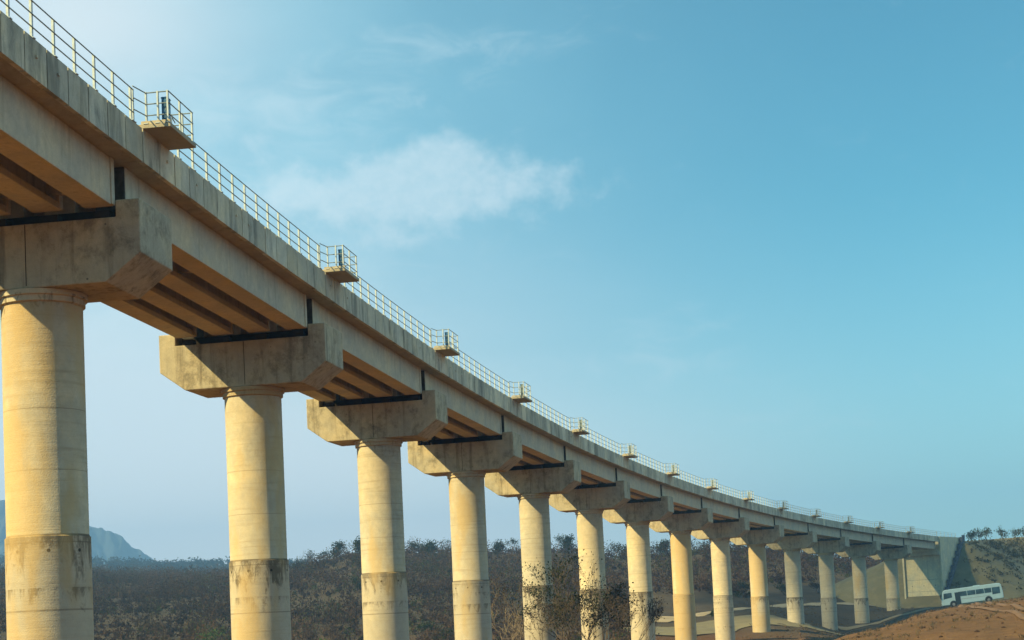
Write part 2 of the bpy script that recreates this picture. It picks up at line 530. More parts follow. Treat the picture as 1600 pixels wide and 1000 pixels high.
def ground_z(x, y):
    x, y = np.asarray(x, float), np.asarray(y, float)
    r = np.hypot(x, y)
    a = np.arctan2(x, np.maximum(y, 1e-6))
    a = np.where(y <= 0, np.sign(x) * 1.5, a)
    px = 800 + F_PX * np.tan(np.clip(a, -0.75, 0.75))
    rt = np.interp(px, _rp, RIDGE_TAN); rr = np.interp(px, _rp, RIDGE_R)
    hr = rt * rr
    valley = np.interp(px, [0, 900, 1050, 1250], [-6.0, -6.2, -5.6, -5.6])
    h = valley
    mid = np.interp(px, [300, 900, 1050, 1280, 1380, 1500, 1650], [2.0, 1.0, -1.2, -0.6, -2.6, -2.6, -1.2])
    rs = np.interp(px, [1100, 1350], [300, 350])
    t1 = np.clip((r - 190) / 110, 0, 1); t1 = t1 * t1 * (3 - 2 * t1)
    h = h + (mid - valley) * t1
    t2 = np.clip((r - rs) / (rr - rs), 0, 1)
    h = np.where(r > rs, mid + (hr - mid) * (t2 ** 0.85), h)
    h = np.where(r > rr, hr + (np.minimum(hr * 0.95, hr) - hr) * smooth(rr, rr * 1.3, r), h)
    far = (horizon_y(np.clip(px, -300, 1900)) - np.interp(px, [-300, 100, 300, 450, 900, 1900], [890, 889, 889, 892, 898, 885])) / F_PX * 1500
    t3 = smooth(850, 1500, r)
    h = h + (far - h) * t3
    h = h * (1 - 0.55 * smooth(1700, 3500, r))
    # dirt bank on the right, towards the camera
    hb = np.interp(px, _bp, _bh)
    near = np.interp(r, [0, 60, 110, 225, 250], [-2.6, -2.9, -3.3, 0, 0])
    wb = np.interp(r, [0, 110, 225], [0, 0, 1])
    bank = near * (1 - wb) + hb * wb
    wbank = smooth(1185, 1330, px) * (1 - smooth(275, 335, r))
    h = h * (1 - wbank) + bank * wbank
    bumps = (fbm(x / 9.0, y / 9.0, 3) - 0.5) * 1.2 * smooth(30, 120, r) + (fbm(x / 60.0, y / 60.0, 8) - 0.5) * 9 * smooth(260, 420, r)
    bumps = np.where(wbank > 0.3, (fbm(x / 4.0, y / 6.0, 5) - 0.5) * 0.8 * smooth(0, 14, np.abs(r - 268)) + (fbm(x / 14.0, y / 14.0, 15) - 0.5) * 0.8 * smooth(4, 30, np.abs(r - 268)), bumps)
    return h + bumps


def at(px, r):
    a = float(px_az(px))
    x, y = r * math.sin(a), r * math.cos(a)
    return Vector((x, y, float(ground_z(x, y))))


# ground sheet: fine ahead, coarse elsewhere, out past the mountain
aa = np.concatenate([np.linspace(-math.pi, -0.62, 60)[:-1], np.linspace(-0.62, 0.62, 420), np.linspace(0.62, math.pi, 60)[1:]])
rr_ = np.concatenate([[0.5, 3, 8, 15], np.geomspace(22, 600, 190), np.geomspace(620, 3750, 60)])
A, RR = np.meshgrid(aa, rr_)
GX, GY = RR * np.sin(A), RR * np.cos(A)
GZ = ground_z(GX, GY)
nr, na = A.shape
idx = np.arange(nr * na).reshape(nr, na)
faces = np.stack([idx[:-1, :-1], idx[:-1, 1:], idx[1:, 1:], idx[1:, :-1]], -1).reshape(-1, 4)


def ground_material():
    m, t, bs = new_mat('dry_ground')
    g = t.new('ShaderNodeNewGeometry').outputs['Position']
    n1 = t.noise(g, 0.018, 6, 0.6, 0.4)
    n2 = t.noise(g, 0.12, 6, 0.65, 0.4)
    n3 = t.noise(g, 1.1, 5, 0.65)
    n4 = t.noise(g, 7.0, 4, 0.6)
    col = t.mix(t.ramp(n2, 0.3, 0.7), (0.165, 0.060, 0.010), (0.125, 0.048, 0.010))
    col = t.mix(t.ramp(n3, 0.42, 0.7, 0, 0.55), col, (0.18, 0.076, 0.018))
    col = t.mix(t.ramp(n1, 0.42, 0.62, 0, 0.5), col, (0.11, 0.08, 0.044))
    col = t.mix(t.ramp(n4, 0.5, 0.75, 0, 0.4), col, (0.075, 0.042, 0.02))
    # freshly dug red brown earth of the bank on the right
    sx = t.new('ShaderNodeSeparateXYZ'); t.l.new(g, sx.inputs[0])
    az_ = t.math('ARCTAN2', sx.outputs[0], sx.outputs[1])
    bcol = t.mix(t.ramp(n2, 0.3, 0.7), (0.150, 0.078, 0.032), (0.095, 0.053, 0.025))
    bcol = t.mix(t.ramp(n3, 0.45, 0.72, 0, 0.6), bcol, (0.20, 0.118, 0.054))
    bcol = t.mix(t.ramp(n4, 0.5, 0.75, 0, 0.5), bcol, (0.06, 0.032, 0.016))
    ln0 = t.new('ShaderNodeVectorMath', operation='LENGTH'); t.l.new(g, ln0.inputs[0])
    dug = t.math('MULTIPLY', t.math('MULTIPLY', t.ramp(az_, 0.10, 0.17), t.ramp(az_, 0.62, 0.48)), t.ramp(ln0.outputs['Value'], 55, 85))
    col = t.mix(dug, col, bcol)
    # scrubland beyond the bridge is covered in grey brown litter
    ln = t.new('ShaderNodeVectorMath', operation='LENGTH'); t.l.new(g, ln.inputs[0])
    d = ln.outputs['Value']
    col = t.mix(t.ramp(d, 200, 255, 0, 0.95), col, t.mix(t.ramp(n2, 0.35, 0.65), (0.050, 0.043, 0.034), (0.078, 0.062, 0.041)))
    t.l.new(col, bs.inputs['Base Color'])
    bs.inputs['Roughness'].default_value = 0.95
    bs.inputs['Specular IOR Level'].default_value = 0.1
    b = t.new('ShaderNodeBump'); b.inputs['Strength'].default_value = 0.9; b.inputs['Distance'].default_value = 0.45
    t.set(b.inputs['Height'], t.math('ADD', n3, t.math('MULTIPLY', n4, 0.4)))
    t.l.new(b.outputs[0], bs.inputs['Normal'])
    return m


M_ground = ground_material()
tag(np_mesh('ground', np.stack([GX, GY, GZ], -1).reshape(-1, 3), faces, M_ground, smooth=True), kind='structure')

# ------------------------------------------------------------------ mountain
def mountain_material():
    m, t, bs = new_mat('mountain_rock_haze')
    g = t.new('ShaderNodeNewGeometry').outputs['Position']
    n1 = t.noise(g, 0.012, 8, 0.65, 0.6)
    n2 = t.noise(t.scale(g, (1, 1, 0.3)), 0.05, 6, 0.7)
    col = t.mix(t.ramp(n1, 0.35, 0.65), (0.014, 0.032, 0.052), (0.032, 0.050, 0.074))  # blue of distant haze painted into the rock colours
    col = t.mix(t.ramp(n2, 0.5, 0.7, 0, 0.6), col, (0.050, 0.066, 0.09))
    t.l.new(col, bs.inputs['Base Color']); bs.inputs['Roughness'].default_value = 0.95
    return m


MR = 3050.0
_mp = np.array([-520, -420, -300, -200, -120, -60, 0, 45, 90, 120, 140, 165, 178, 188, 196, 206, 222, 240, 262])
_my = np.array([960, 900, 850, 812, 790, 778, 784, 792, 806, 812, 819, 827, 829, 835, 843, 853, 864, 876, 888])
_mh = (horizon_y(_mp) - _my) / F_PX * MR
u = np.linspace(-530, 275, 260); dv = np.linspace(-680, 680, 90)
U, DV = np.meshgrid(u, dv)
ridge = np.interp(U, _mp, _mh)
ang = np.arctan((U - 800) / F_PX)
rad = MR + DV
prof = np.clip(1 - np.abs(DV) / 670, 0, 1)
MH = ridge * (prof ** 1.15) * (1 - 0.09 * np.abs(np.sin(fbm(U / 40.0, DV / 300.0, 21) * 14)) * (np.abs(DV) > 20)) + (fbm(U / 12.0, DV / 120.0, 17) - 0.5) * 16 * (prof < 0.99)
MX, MY = rad * np.sin(ang), rad * np.cos(ang)
mi = np.arange(U.size).reshape(U.shape)
mf = np.stack([mi[:-1, :-1], mi[:-1, 1:], mi[1:, 1:], mi[1:, :-1]], -1).reshape(-1, 4)
tag(np_mesh('mountain', np.stack([MX, MY, MH - 6], -1).reshape(-1, 3), mf, mountain_material(), smooth=True), kind='structure')

# ------------------------------------------------------------------ bridge piers
CAP_HALF, CAP_F, CAP_B = 3.80, -1.32, 1.48
ORD = ['first', 'second', 'third', 'fourth', 'fifth', 'sixth', 'seventh', 'eighth', 'ninth', 'tenth', 'eleventh', 'twelfth', 'thirteenth', 'fourteenth', 'fifteenth']
PIER_NOTE = ['widest and nearest the frame edge', 'with dark streaks under its lift joint', 'with a dark band above a pale lower length',
             'with patchy stains and a rusty yellow shaft', 'partly hidden behind the leafy tree', 'behind the forked bare tree', 'just right of the bare tree',
             'standing on the dry field', 'with a green bush at its right', 'with a small dark scar on its shaft', 'where the pale track passes behind',
             'standing above the brown dirt bank', 'second last before the abutment', 'last and shortest, next to the abutment']


def make_pier(i):
    c = bp(i, 0, 0)
    gz = float(ground_z(c.x, c.y)) - 0.6
    t = empty('bridge_pier', (c.x, c.y, gz), -heading(i))
    tag(t, '%s bridge pier from the left, %s' % (ORD[i], PIER_NOTE[i]), 'bridge pier', 'concrete piers carrying the viaduct')
    top = c.z - gz
    h = top                                       # local height of the cap underside
    m = MB()
    prof = [(1.31, -h)]
    for zz in (-12.62, -12.6, -7.64, -7.61, -7.6, -7.57):
        if zz > -h:
            prof.append((1.30 if zz < -7.62 else (1.265 if zz in (-7.61, -7.6) else 1.25), zz))
    prof += [(1.25, -0.40)]
    m.lathe(prof, 72)
    o = m.build('column', M_col, t, smooth=True); o.location = (0, 0, h)
    m = MB()
    m.lathe([(1.25, -0.40), (1.33, -0.36), (1.33, -0.20), (1.40, -0.17), (1.40, -0.012), (1.30, -0.006)], 72)
    o = m.build('collar', M_col, t, smooth=True); o.location = (0, 0, h)
    m = MB()
    ch, cv, e = 1.15, 0.85, CAP_HALF
    inn = 3.03
    ring = [(-e + ch, 0), (e - ch, 0), (e, cv), (e, 2.52), (inn, 2.52), (inn, 2.0), (-inn, 2.0), (-inn, 2.52), (-e, 2.52), (-e, cv)]
    m.poly_prism([(x, CAP_F, z) for x, z in ring], [(x, CAP_B, z) for x, z in ring])
    o = m.build('pier_cap', M_cap, t, bevel=0.035); o.location = (0, 0, h)
    # thin pour joint mid-face
    j = MB(); j.box((0.1, CAP_F - 0.001, 1.02), (0.025, 0.012, 1.9)); 
    jo = j.build('pour_joint', M_rub_shade, o)
    pl = MB(); pl.box((0, -0.38, 2.0 + 0.22), (6.0, 0.34, 0.43)); po = pl.build('ledge_shade_bar', M_rub_shade, t); po.location = (0, 0, h)  # dark bar added as the shadow strip under the girders
    for gx in GIRDER_X:
        for yy in (-0.95, 0.35):
            b = MB(); b.box((gx, yy, 2.0 + 0.14), (0.5, 0.4, 0.26))
            bo = b.build('bearing', M_rub_shade, t); bo.location = (0, 0, h)
    return t


GIRDER_W = 0.90
GIRDER_X = [-2.97 + GIRDER_W / 2 + k * (5.94 - GIRDER_W) / 3 for k in range(4)]
for i in range(14):
    make_pier(i)

# ------------------------------------------------------------------ bridge spans
GAP0, GAP1 = -0.061, -0.019                  # the gap between girder ends sits just before each pier centre line
PAR_OFF, PAR_TOP, PAR_BOT, SLAB_Z = 3.763, 4.844, 3.77, 3.80
PANEL = 0.0663


def to_local(root, pts):
    M = root.matrix_basis.inverted()
    return [M @ p for p in pts]


def sweep(mb, root, prof, s0, s1, n, tone=0.5):
    rings = []
    for k in range(n + 1):
        s = s0 + (s1 - s0) * k / n
        rings.append(to_local(root, [bp(s, o_, h_) for o_, h_ in prof]))
    b = len(mb.v); q = len(prof)
    for rg in rings: mb.v += [tuple(p) for p in rg]
    for k in range(n):
        for a in range(q):
            c = (a + 1) % q
            mb.f.append((b + k * q + a, b + k * q + c, b + (k + 1) * q + c, b + (k + 1) * q + a)); mb.tone.append(tone)
    mb.f.append(tuple(b + a for a in reversed(range(q)))); mb.tone.append(tone)
    e = b + n * q
    mb.f.append(tuple(e + a for a in range(q))); mb.tone.append(tone)


def span_label(i):
    if i < 0: return 'nearest viaduct span, cut off by the left edge of the photo'
    if i == 13: return 'last viaduct span, running from the fourteenth pier onto the abutment'
    return 'concrete girder viaduct span between the %s and %s piers from the left' % (ORD[i], ORD[i + 1])


def make_span(i):
    s0, s1 = i + GAP1, i + 1 + GAP0
    if i == 13: s1 = 13.985
    p0 = bp(i, 0, 2.3)
    t = empty('bridge_span', p0, -heading(i))
    bpy.context.view_layer.update()
    tag(t, span_label(i), 'bridge span', 'viaduct spans')
    # girders are straight between their bearings
    for gx in GIRDER_X:
        a, b = GIRDER_W / 2, GIRDER_W / 2
        m = MB()
        top_ = SLAB_Z - 0.003
        web = 0.12
        prof = [(gx - a, 2.32), (gx + a, 2.32)]
        prof += [(gx + a, top_)] if gx == GIRDER_X[3] else [(gx + a, 2.54), (gx + web, 2.72), (gx + web, top_)]
        prof += [(gx - a, top_)] if gx == GIRDER_X[0] else [(gx - web, top_), (gx - web, 2.72), (gx - a, 2.54)]
        ra = to_local(t, [bp(s0, o_, h_) for o_, h_ in prof]); rb = to_local(t, [bp(s1, o_, h_) for o_, h_ in prof])
        m.poly_prism(ra, rb)
        # thicker end blocks
        for (e0, e1) in ((s0 + 0.0002, s0 + 0.045), (s1 - 0.012, s1 - 0.0002)):
            pr = [(gx - a - 0.05, 2.335), (gx + a + 0.05, 2.335), (gx + a + 0.05, SLAB_Z - 0.006), (gx - a - 0.05, SLAB_Z - 0.006)]
            m.poly_prism(to_local(t, [bp(e0, o_, h_) for o_, h_ in pr]), to_local(t, [bp(e1, o_, h_) for o_, h_ in pr]), 0.55)
        m.build('girder', M_gir, t, bevel=0.02)
    for gx in (GIRDER_X[0], GIRDER_X[3]):  # dark panels painting the shade inside the outer girder gaps
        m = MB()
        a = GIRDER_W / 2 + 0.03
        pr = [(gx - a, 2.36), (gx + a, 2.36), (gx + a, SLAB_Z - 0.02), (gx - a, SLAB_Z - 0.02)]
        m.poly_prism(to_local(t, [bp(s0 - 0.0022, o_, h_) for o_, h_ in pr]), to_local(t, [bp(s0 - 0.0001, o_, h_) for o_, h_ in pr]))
        m.build('gap_shade_panel', M_gap_shade, t)
    for s in (s0 + 0.012, s1 - 0.012, (s0 + s1) / 2):
        for k in range(3):
            m = MB()
            xa, xb = GIRDER_X[k] + 0.11, GIRDER_X[k + 1] - 0.11
            pr = [(xa, 2.75), (xb, 2.75), (xb, SLAB_Z - 0.01), (xa, SLAB_Z - 0.01)]
            m.poly_prism(to_local(t, [bp(s - 0.006, o_, h_) for o_, h_ in pr]), to_local(t, [bp(s + 0.006, o_, h_) for o_, h_ in pr]))
            m.build('diaphragm', M_gir, t)
    d0, d1 = i - 0.0355, i + 1 - 0.0365
    if i == 13: d1 = 13.99
    m = MB()
    sl = [(-2.99, SLAB_Z), (2.99, SLAB_Z), (3.60, 3.85), (3.60, 4.08), (-3.60, 4.08), (-3.60, 3.85)]
    sweep(m, t, sl, d0, d1, 10)
    m.build('deck_slab', M_slab, t)
    m = MB()
    sweep(m, t, [(-3.2, 4.083), (3.2, 4.083), (2.8, 4.40), (-2.8, 4.40)], d0, d1, 8)
    m.build('ballast_bed', M_ballast, t)
    for side in (1, -1):
        m = MB()
        np_ = 15
        rr2 = random.Random(i * 7 + side)
        for k in range(np_):
            a = d0 + (d1 - d0) * k / np_; b = d0 + (d1 - d0) * (k + 1) / np_
            g = 0.0011 + 0.0006 * rr2.random()
            dz = rr2.uniform(-0.012, 0.012); do = rr2.uniform(-0.006, 0.006)
            pr = [(side * 3.603, PAR_BOT + dz), (side * (PAR_OFF + do), PAR_BOT + dz - 0.0), (side * (PAR_OFF + do), PAR_TOP), (side * 3.603, PAR_TOP)]
            if side < 0: pr = pr[::-1]
            tone = min(1, max(0, rr2.gauss(0.5, 0.3)))
            sweep(m, t, pr, a + g, b - g, 1, tone)
            if side > 0 and rr2.random() < 0.35 and i < 8:
                c = to_local(t, [bp((a + b) / 2, PAR_OFF + 0.015, PAR_BOT + 0.62)])[0]
                m.box(c, (0.06, 0.10, 0.07), 1.0)
        # continuous backing so that the joints read as dark grooves, not slits of sky
        pr = [(side * 3.50, PAR_BOT + 0.1), (side * 3.62, PAR_BOT + 0.1), (side * 3.62, PAR_TOP - 0.05), (side * 3.50, PAR_TOP - 0.05)]
        if side < 0: pr = pr[::-1]
        sweep(m, t, pr, d0, d1, 4, 0.1)
        m.build('parapet', M_par, t)
    return t


M_ballast = simple('grey_ballast', (0.20, 0.18, 0.16), 0.95, 0, 0.4, 9)
for i in range(-1, 14):
    make_span(i)

# ------------------------------------------------------------------ railings along the near parapet
m = MB(); m.box((0, 0, 0.53), (0.065, 0.045, 1.06)); m.box((0.027, 0.045, 0.53), (0.012, 0.045, 1.06)); m.box((0, 0, 0.012), (0.2, 0.16, 0.02))
_p = m.build('post', M_post); POST = _p.data; bpy.data.objects.remove(_p)
RAILS = (1.02, 0.66, 0.30)


def make_railing(i):
    first = 0.112 if i >= 0 else 0.11
    ss = [i + 0.125 + k * 0.0668 for k in range(13)] + [i + 0.935]
    if i == 13: ss = [13.125 + k * 0.0668 for k in range(13)] + [13.95, 14.08, 14.2, 14.32, 14.44, 14.56]
    p0 = bp(ss[0], 3.69, PAR_TOP)
    t = empty('railing', p0, -heading(i + 0.5))
    bpy.context.view_layer.update()
    lab = ('pipe railing on the nearest span, cut by the left edge of the photo' if i < 0 else
           'pipe railing on the last span and the abutment wing wall' if i == 13 else
           'three-rail railing on the parapet from the %s refuge platform to the %s' % (ORD[i], ORD[i + 1]))
    tag(t, lab, 'railing', 'railings along the viaduct parapet')
    for s in ss:
        q = to_local(t, [bp(s, 3.69, PAR_TOP)])[0]
        o = place('post', POST, t, loc=q)
        o.rotation_euler = (0, 0, heading(i + 0.5) - heading(s))
    for h in RAILS:
        m = MB()
        pts = to_local(t, [bp(ss[0] + (ss[-1] - ss[0]) * k / 10, 3.735, PAR_TOP + h) for k in range(11)])
        m.tube(pts, 0.019, 6)
        m.build('rail', M_rail, t, smooth=True)


for i in range(-1, 14):
    make_railing(i)

# ------------------------------------------------------------------ refuge platforms with their cabinets
def make_platform(i):
    t = empty('refuge_platform', bp(i + 0.02, 3.9, PAR_TOP), -heading(i + 0.02))
    bpy.context.view_layer.update()
    note = [', largest in the photo', ', second largest'][i] if i < 2 else ''
    tag(t, 'railed refuge platform above the %s pier from the left%s' % (ORD[i], note), 'refuge platform', 'refuge platforms on the viaduct parapet')
    a, b, o0, o1, th = i - 0.034, i + 0.078, 3.61, 4.66, 0.14
    m = MB()
    sweep(m, t, [(o0, PAR_TOP + 0.004), (o1, PAR_TOP + 0.004), (o1, PAR_TOP + th), (o0, PAR_TOP + th)], a, b, 1)
    m.build('slab', M_plat, t, bevel=0.015)
    m = MB()
    sweep(m, t, [(3.70, PAR_TOP + th + .003), (o1 - 0.03, PAR_TOP + th + .003), (o1 - 0.03, PAR_TOP + th + 0.10), (3.70, PAR_TOP + th + 0.10)], a + 0.001, a + 0.005, 1, 0.8)
    m.build('toe_kerb', M_plat, t)
    z0 = PAR_TOP + th
    oo = o1 - 0.10
    posts = [(a + 0.003, 3.86), (a + 0.003, 4.24), (a + 0.003, oo), (i + 0.020, oo), (b - 0.004, oo), (b - 0.004, 4.24), (b - 0.004, 3.86)]
    for s, o_ in posts:
        o = place('post', POST, t, loc=to_local(t, [bp(s, o_, z0)])[0])
        o.scale = (0.75, 1, 0.98)
    line = [(i - 0.066, 3.72), (a + 0.003, 3.86), (a + 0.003, oo + 0.04), (b - 0.004, oo + 0.04), (b - 0.004, 3.86), (i + 0.112, 3.72)]
    for h in RAILS:
        m = MB()
        for (p, q) in zip(line[:-1], line[1:]):
            m.tube(to_local(t, [bp(p[0], p[1], z0 + h - 0.02), bp(q[0], q[1], z0 + h - 0.02)]), 0.019, 6)
        m.build('rail', M_rail, t, smooth=True)
    # cabinet standing inside the outer near corner
    c = empty('utility_cabinet', bp(i - 0.019, 4.42, z0 + 0.004), -heading(i))
    paint = M_blue if i < 3 else M_greyc
    tag(c, 'narrow %s utility cabinet on the refuge platform above the %s pier from the left' % ('blue' if i < 3 else 'grey green', ORD[i]), 'cabinet', 'cabinets on the refuge platforms')
    m = MB(); m.box((0, 0, 0.44), (0.19, 0.30, 0.78)); m.box((0, 0, 0.025), (0.15, 0.24, 0.05)); m.build('body', paint, c, bevel=0.012)
    m = MB(); m.box((0, -0.156, 0.45), (0.15, 0.012, 0.62)); d = m.build('door', M_bluedk if i < 3 else M_greyc, c)
    m = MB(); m.box((0.05, -0.168, 0.47), (0.015, 0.012, 0.09)); m.build('handle', M_rail, d)
    m = MB(); m.poly_prism([(-0.115, -0.17, 0.83), (0.115, -0.17, 0.83), (0.115, 0.17, 0.83), (-0.115, 0.17, 0.83)],
                           [(-0.09, -0.14, 0.87), (0.09, -0.14, 0.87), (0.09, 0.14, 0.87), (-0.09, 0.14, 0.87)]); m.build('lid', M_bluedk if i < 3 else M_greyc, c)


for i in range(14):
    make_platform(i)

# ------------------------------------------------------------------ abutment
S_AB = 13.992
ab0 = bp(S_AB, 0, 0)
AH = ab0.z                                          # same datum as the caps
AB_TH = heading(14.3)
ab = empty('bridge_abutment', (ab0.x, ab0.y, -3.0), -AB_TH)
tag(ab, 'pale concrete bridge abutment with long wing wall at the far end of the viaduct', 'abutment')
zl = AH + 3.0                                       # local z of the cap datum
# local axes: x across (right positive), y along the track away from the camera
m = MB(); m.box((0, 0.75 + 0.35, (zl + 1.15) / 2 - 0.6), (7.3, 1.5, zl + 1.15 + 1.2)); m.build('front_wall', M_abut, ab, bevel=0.03)
m = MB(); m.box((0, 0.55, zl + 1.15 + 0.43), (7.5, 2.0, 0.84)); m.build('bearing_shelf', M_abut, ab, bevel=0.03)
m = MB(); m.box((0, 1.45, zl + 3.0), (7.3, 0.5, 2.0)); m.build('back_wall', M_abut, ab)
for sd in (1, -1):
    m = MB()
    ring = [(-0.15, -1.5), (15.0, 6.5), (15.0, zl + PAR_TOP), (-0.15, zl + PAR_TOP)]
    xa, xb = sd * 3.66, sd * 4.02
    if sd < 0: xa, xb = xb, xa
    m.poly_prism([(xa, y_, z_) for y_, z_ in ring], [(xb, y_, z_) for y_, z_ in ring])
    m.build('wing_wall', M_abut, ab, bevel=0.03)

for zz in (1.5, 3.9, 6.3):
    m = MB(); m.box((0, 0.345, zz), (7.1, 0.012, 0.04)); m.build('pour_joint', M_stone, ab)
for xx in (-2.4, 0, 2.4):
    for zz in (2.6, 5.1):
        m = MB(); m.tube([(xx, 0.40, zz), (xx, 0.22, zz - 0.03)], 0.07, 10); m.build('weep_hole', M_rub_shade, ab)
for yy in (4.9, 9.8):
    m = MB(); m.box((4.022, yy, (zl + PAR_TOP + 4.4) / 2 + 1.2), (0.010, 0.035, zl + PAR_TOP - 6.9)); m.build('wall_joint', M_stone, ab)

# embankment behind it
def emb_grid():
    us = np.concatenate([np.linspace(-14, 20, 90), np.linspace(20.5, 260, 120)])
    vs = np.concatenate([np.linspace(-60, -3.5, 50), np.linspace(-3.4, 3.4, 6), np.linspace(3.5, 70, 110)])
    Uu, Vv = np.meshgrid(us, vs)
    top = zl - 3.0 + 4.15 + np.clip(Uu - 20, 0, 90) * 0.035
    side = np.maximum(np.abs(Vv) - 4.3, 0)
    endd = np.maximum(14.0 - Uu, 0)
    dist = np.hypot(side / np.where(Vv < 0, 2.5, 1.75), endd / 1.22)
    hh = top - dist
    wx = ab0.x + math.cos(AB_TH) * Vv + math.sin(AB_TH) * Uu
    wy = ab0.y - math.sin(AB_TH) * Vv + math.cos(AB_TH) * Uu
    hh = hh + (fbm(wx / 5, wy / 5, 31) - 0.5) * np.clip(side / 4, 0, 1) * 1.0
    gzz = ground_z(wx, wy)
    hh = np.maximum(hh, gzz - 0.8)
    ii = np.arange(Uu.size).reshape(Uu.shape)
    ff = np.stack([ii[:-1, :-1], ii[:-1, 1:], ii[1:, 1:], ii[1:, :-1]], -1).reshape(-1, 4)
    return np.stack([wx, wy, hh], -1).reshape(-1, 3), ff


def emb_material():
    m, t, bs = new_mat('embankment_soil')
    g = t.new('ShaderNodeNewGeometry').outputs['Position']
    n1 = t.noise(g, 0.09, 6, 0.6, 0.5); n2 = t.noise(g, 0.6, 6, 0.65); n3 = t.noise(g, 4.0, 4, 0.6)
    col = t.mix(t.ramp(n1, 0.35, 0.65), (0.150, 0.125, 0.060), (0.110, 0.098, 0.054))
    col = t.mix(t.ramp(n2, 0.45, 0.7, 0, 0.6), col, (0.195, 0.155, 0.08))
    col = t.mix(t.ramp(n3, 0.5, 0.75, 0, 0.5), col, (0.10, 0.095, 0.048))
    t.l.new(col, bs.inputs['Base Color']); bs.inputs['Roughness'].default_value = 0.95
    b = t.new('ShaderNodeBump'); b.inputs['Strength'].default_value = 0.6; b.inputs['Distance'].default_value = 0.3
    t.set(b.inputs['Height'], n2); t.l.new(b.outputs[0], bs.inputs['Normal'])
    return m


ev, ef = emb_grid()
tag(np_mesh('embankment', ev, ef, emb_material(), smooth=True), kind='structure')


def emb_z(x, y):
    dx_, dy_ = x - ab0.x, y - ab0.y
    U_ = math.sin(AB_TH) * dx_ + math.cos(AB_TH) * dy_
    V_ = math.cos(AB_TH) * dx_ - math.sin(AB_TH) * dy_
    top = zl - 3 + 4.15 + min(max(U_ - 20, 0), 90) * 0.035
    d = math.hypot(max(abs(V_) - 4.3, 0) / 1.75, max(14 - U_, 0) / 1.22)
    return max(top - d, float(ground_z(x, y)))


# stepped drain beside the wing wall
dr = empty('stepped_drain', (ab0.x, ab0.y, -3.0), -AB_TH)
tag(dr, 'dark stepped masonry drain running down the embankment beside the wing wall', 'drain')
m = MB()
ztop = zl + 4.15
NS = 8
for k in range(NS):
    yy = 14.6 - k * 1.8
    zt = ztop + 0.75 - k * 1.47
    m.box((4.55, yy - 0.9, zt - 0.9), (0.62, 1.79, 1.8), 0.3 + 0.4 * random.random())
    m.box((4.80, yy - 0.9, zt + 0.12), (0.18, 1.79, 0.5), 0.3 + 0.4 * random.random())
m.build('steps', M_stone, dr, bevel=0.03)

# ------------------------------------------------------------------ dirt tracks beyond the bridge
def track(name, pts, width, col):
    m_, t_, bs_ = new_mat(name + '_soil')
    g = t_.new('ShaderNodeNewGeometry').outputs['Position']
    n = t_.noise(g, 0.5, 6, 0.65)
    c = t_.mix(t_.ramp(n, 0.35, 0.7), col, tuple(v * 0.72 for v in col))
    t_.l.new(c, bs_.inputs['Base Color']); bs_.inputs['Roughness'].default_value = 0.95
    P = [at(px, r) for px, r in pts]
    # resample
    Q = []
    for a, b in zip(P[:-1], P[1:]):
        for k in range(8): Q.append(a.lerp(b, k / 8))
    Q.append(P[-1])
    V, Fc = [], []
    NW = 7
    for i, p in enumerate(Q):
        d = (Q[min(i + 1, len(Q) - 1)] - Q[max(i - 1, 0)]); d.z = 0; d.normalize()
        sdir = Vector((d.y, -d.x, 0))
        wv = width * (0.85 + 0.3 * float(vnoise(np.array(i * 0.4), np.array(3.3))))
        for k in range(NW):
            q = p + sdir * wv * (k / (NW - 1) - 0.5)
            V.append((q.x, q.y, float(ground_z(q.x, q.y)) + 0.10 + 0.12 * math.sin(math.pi * k / (NW - 1))))
    for i in range(len(Q) - 1):
        for k in range(NW - 1):
            a = i * NW + k
            Fc.append((a, a + 1, a + NW + 1, a + NW))
    tag(np_mesh(name, np.array(V), np.array(Fc), m_, smooth=True), kind='structure')


track('dirt_road', [(1010, 262), (1060, 275), (1120, 290), (1180, 305), (1240, 318), (1300, 330), (1380, 350)], 5.0, (0.32, 0.245, 0.145))
track('field', [(1000, 236), (1080, 246), (1160, 254), (1240, 262)], 17.0, (0.155, 0.13, 0.068))
track('footpath', [(1290, 282), (1350, 292), (1410, 302), (1440, 306)], 3.0, (0.19, 0.145, 0.08))

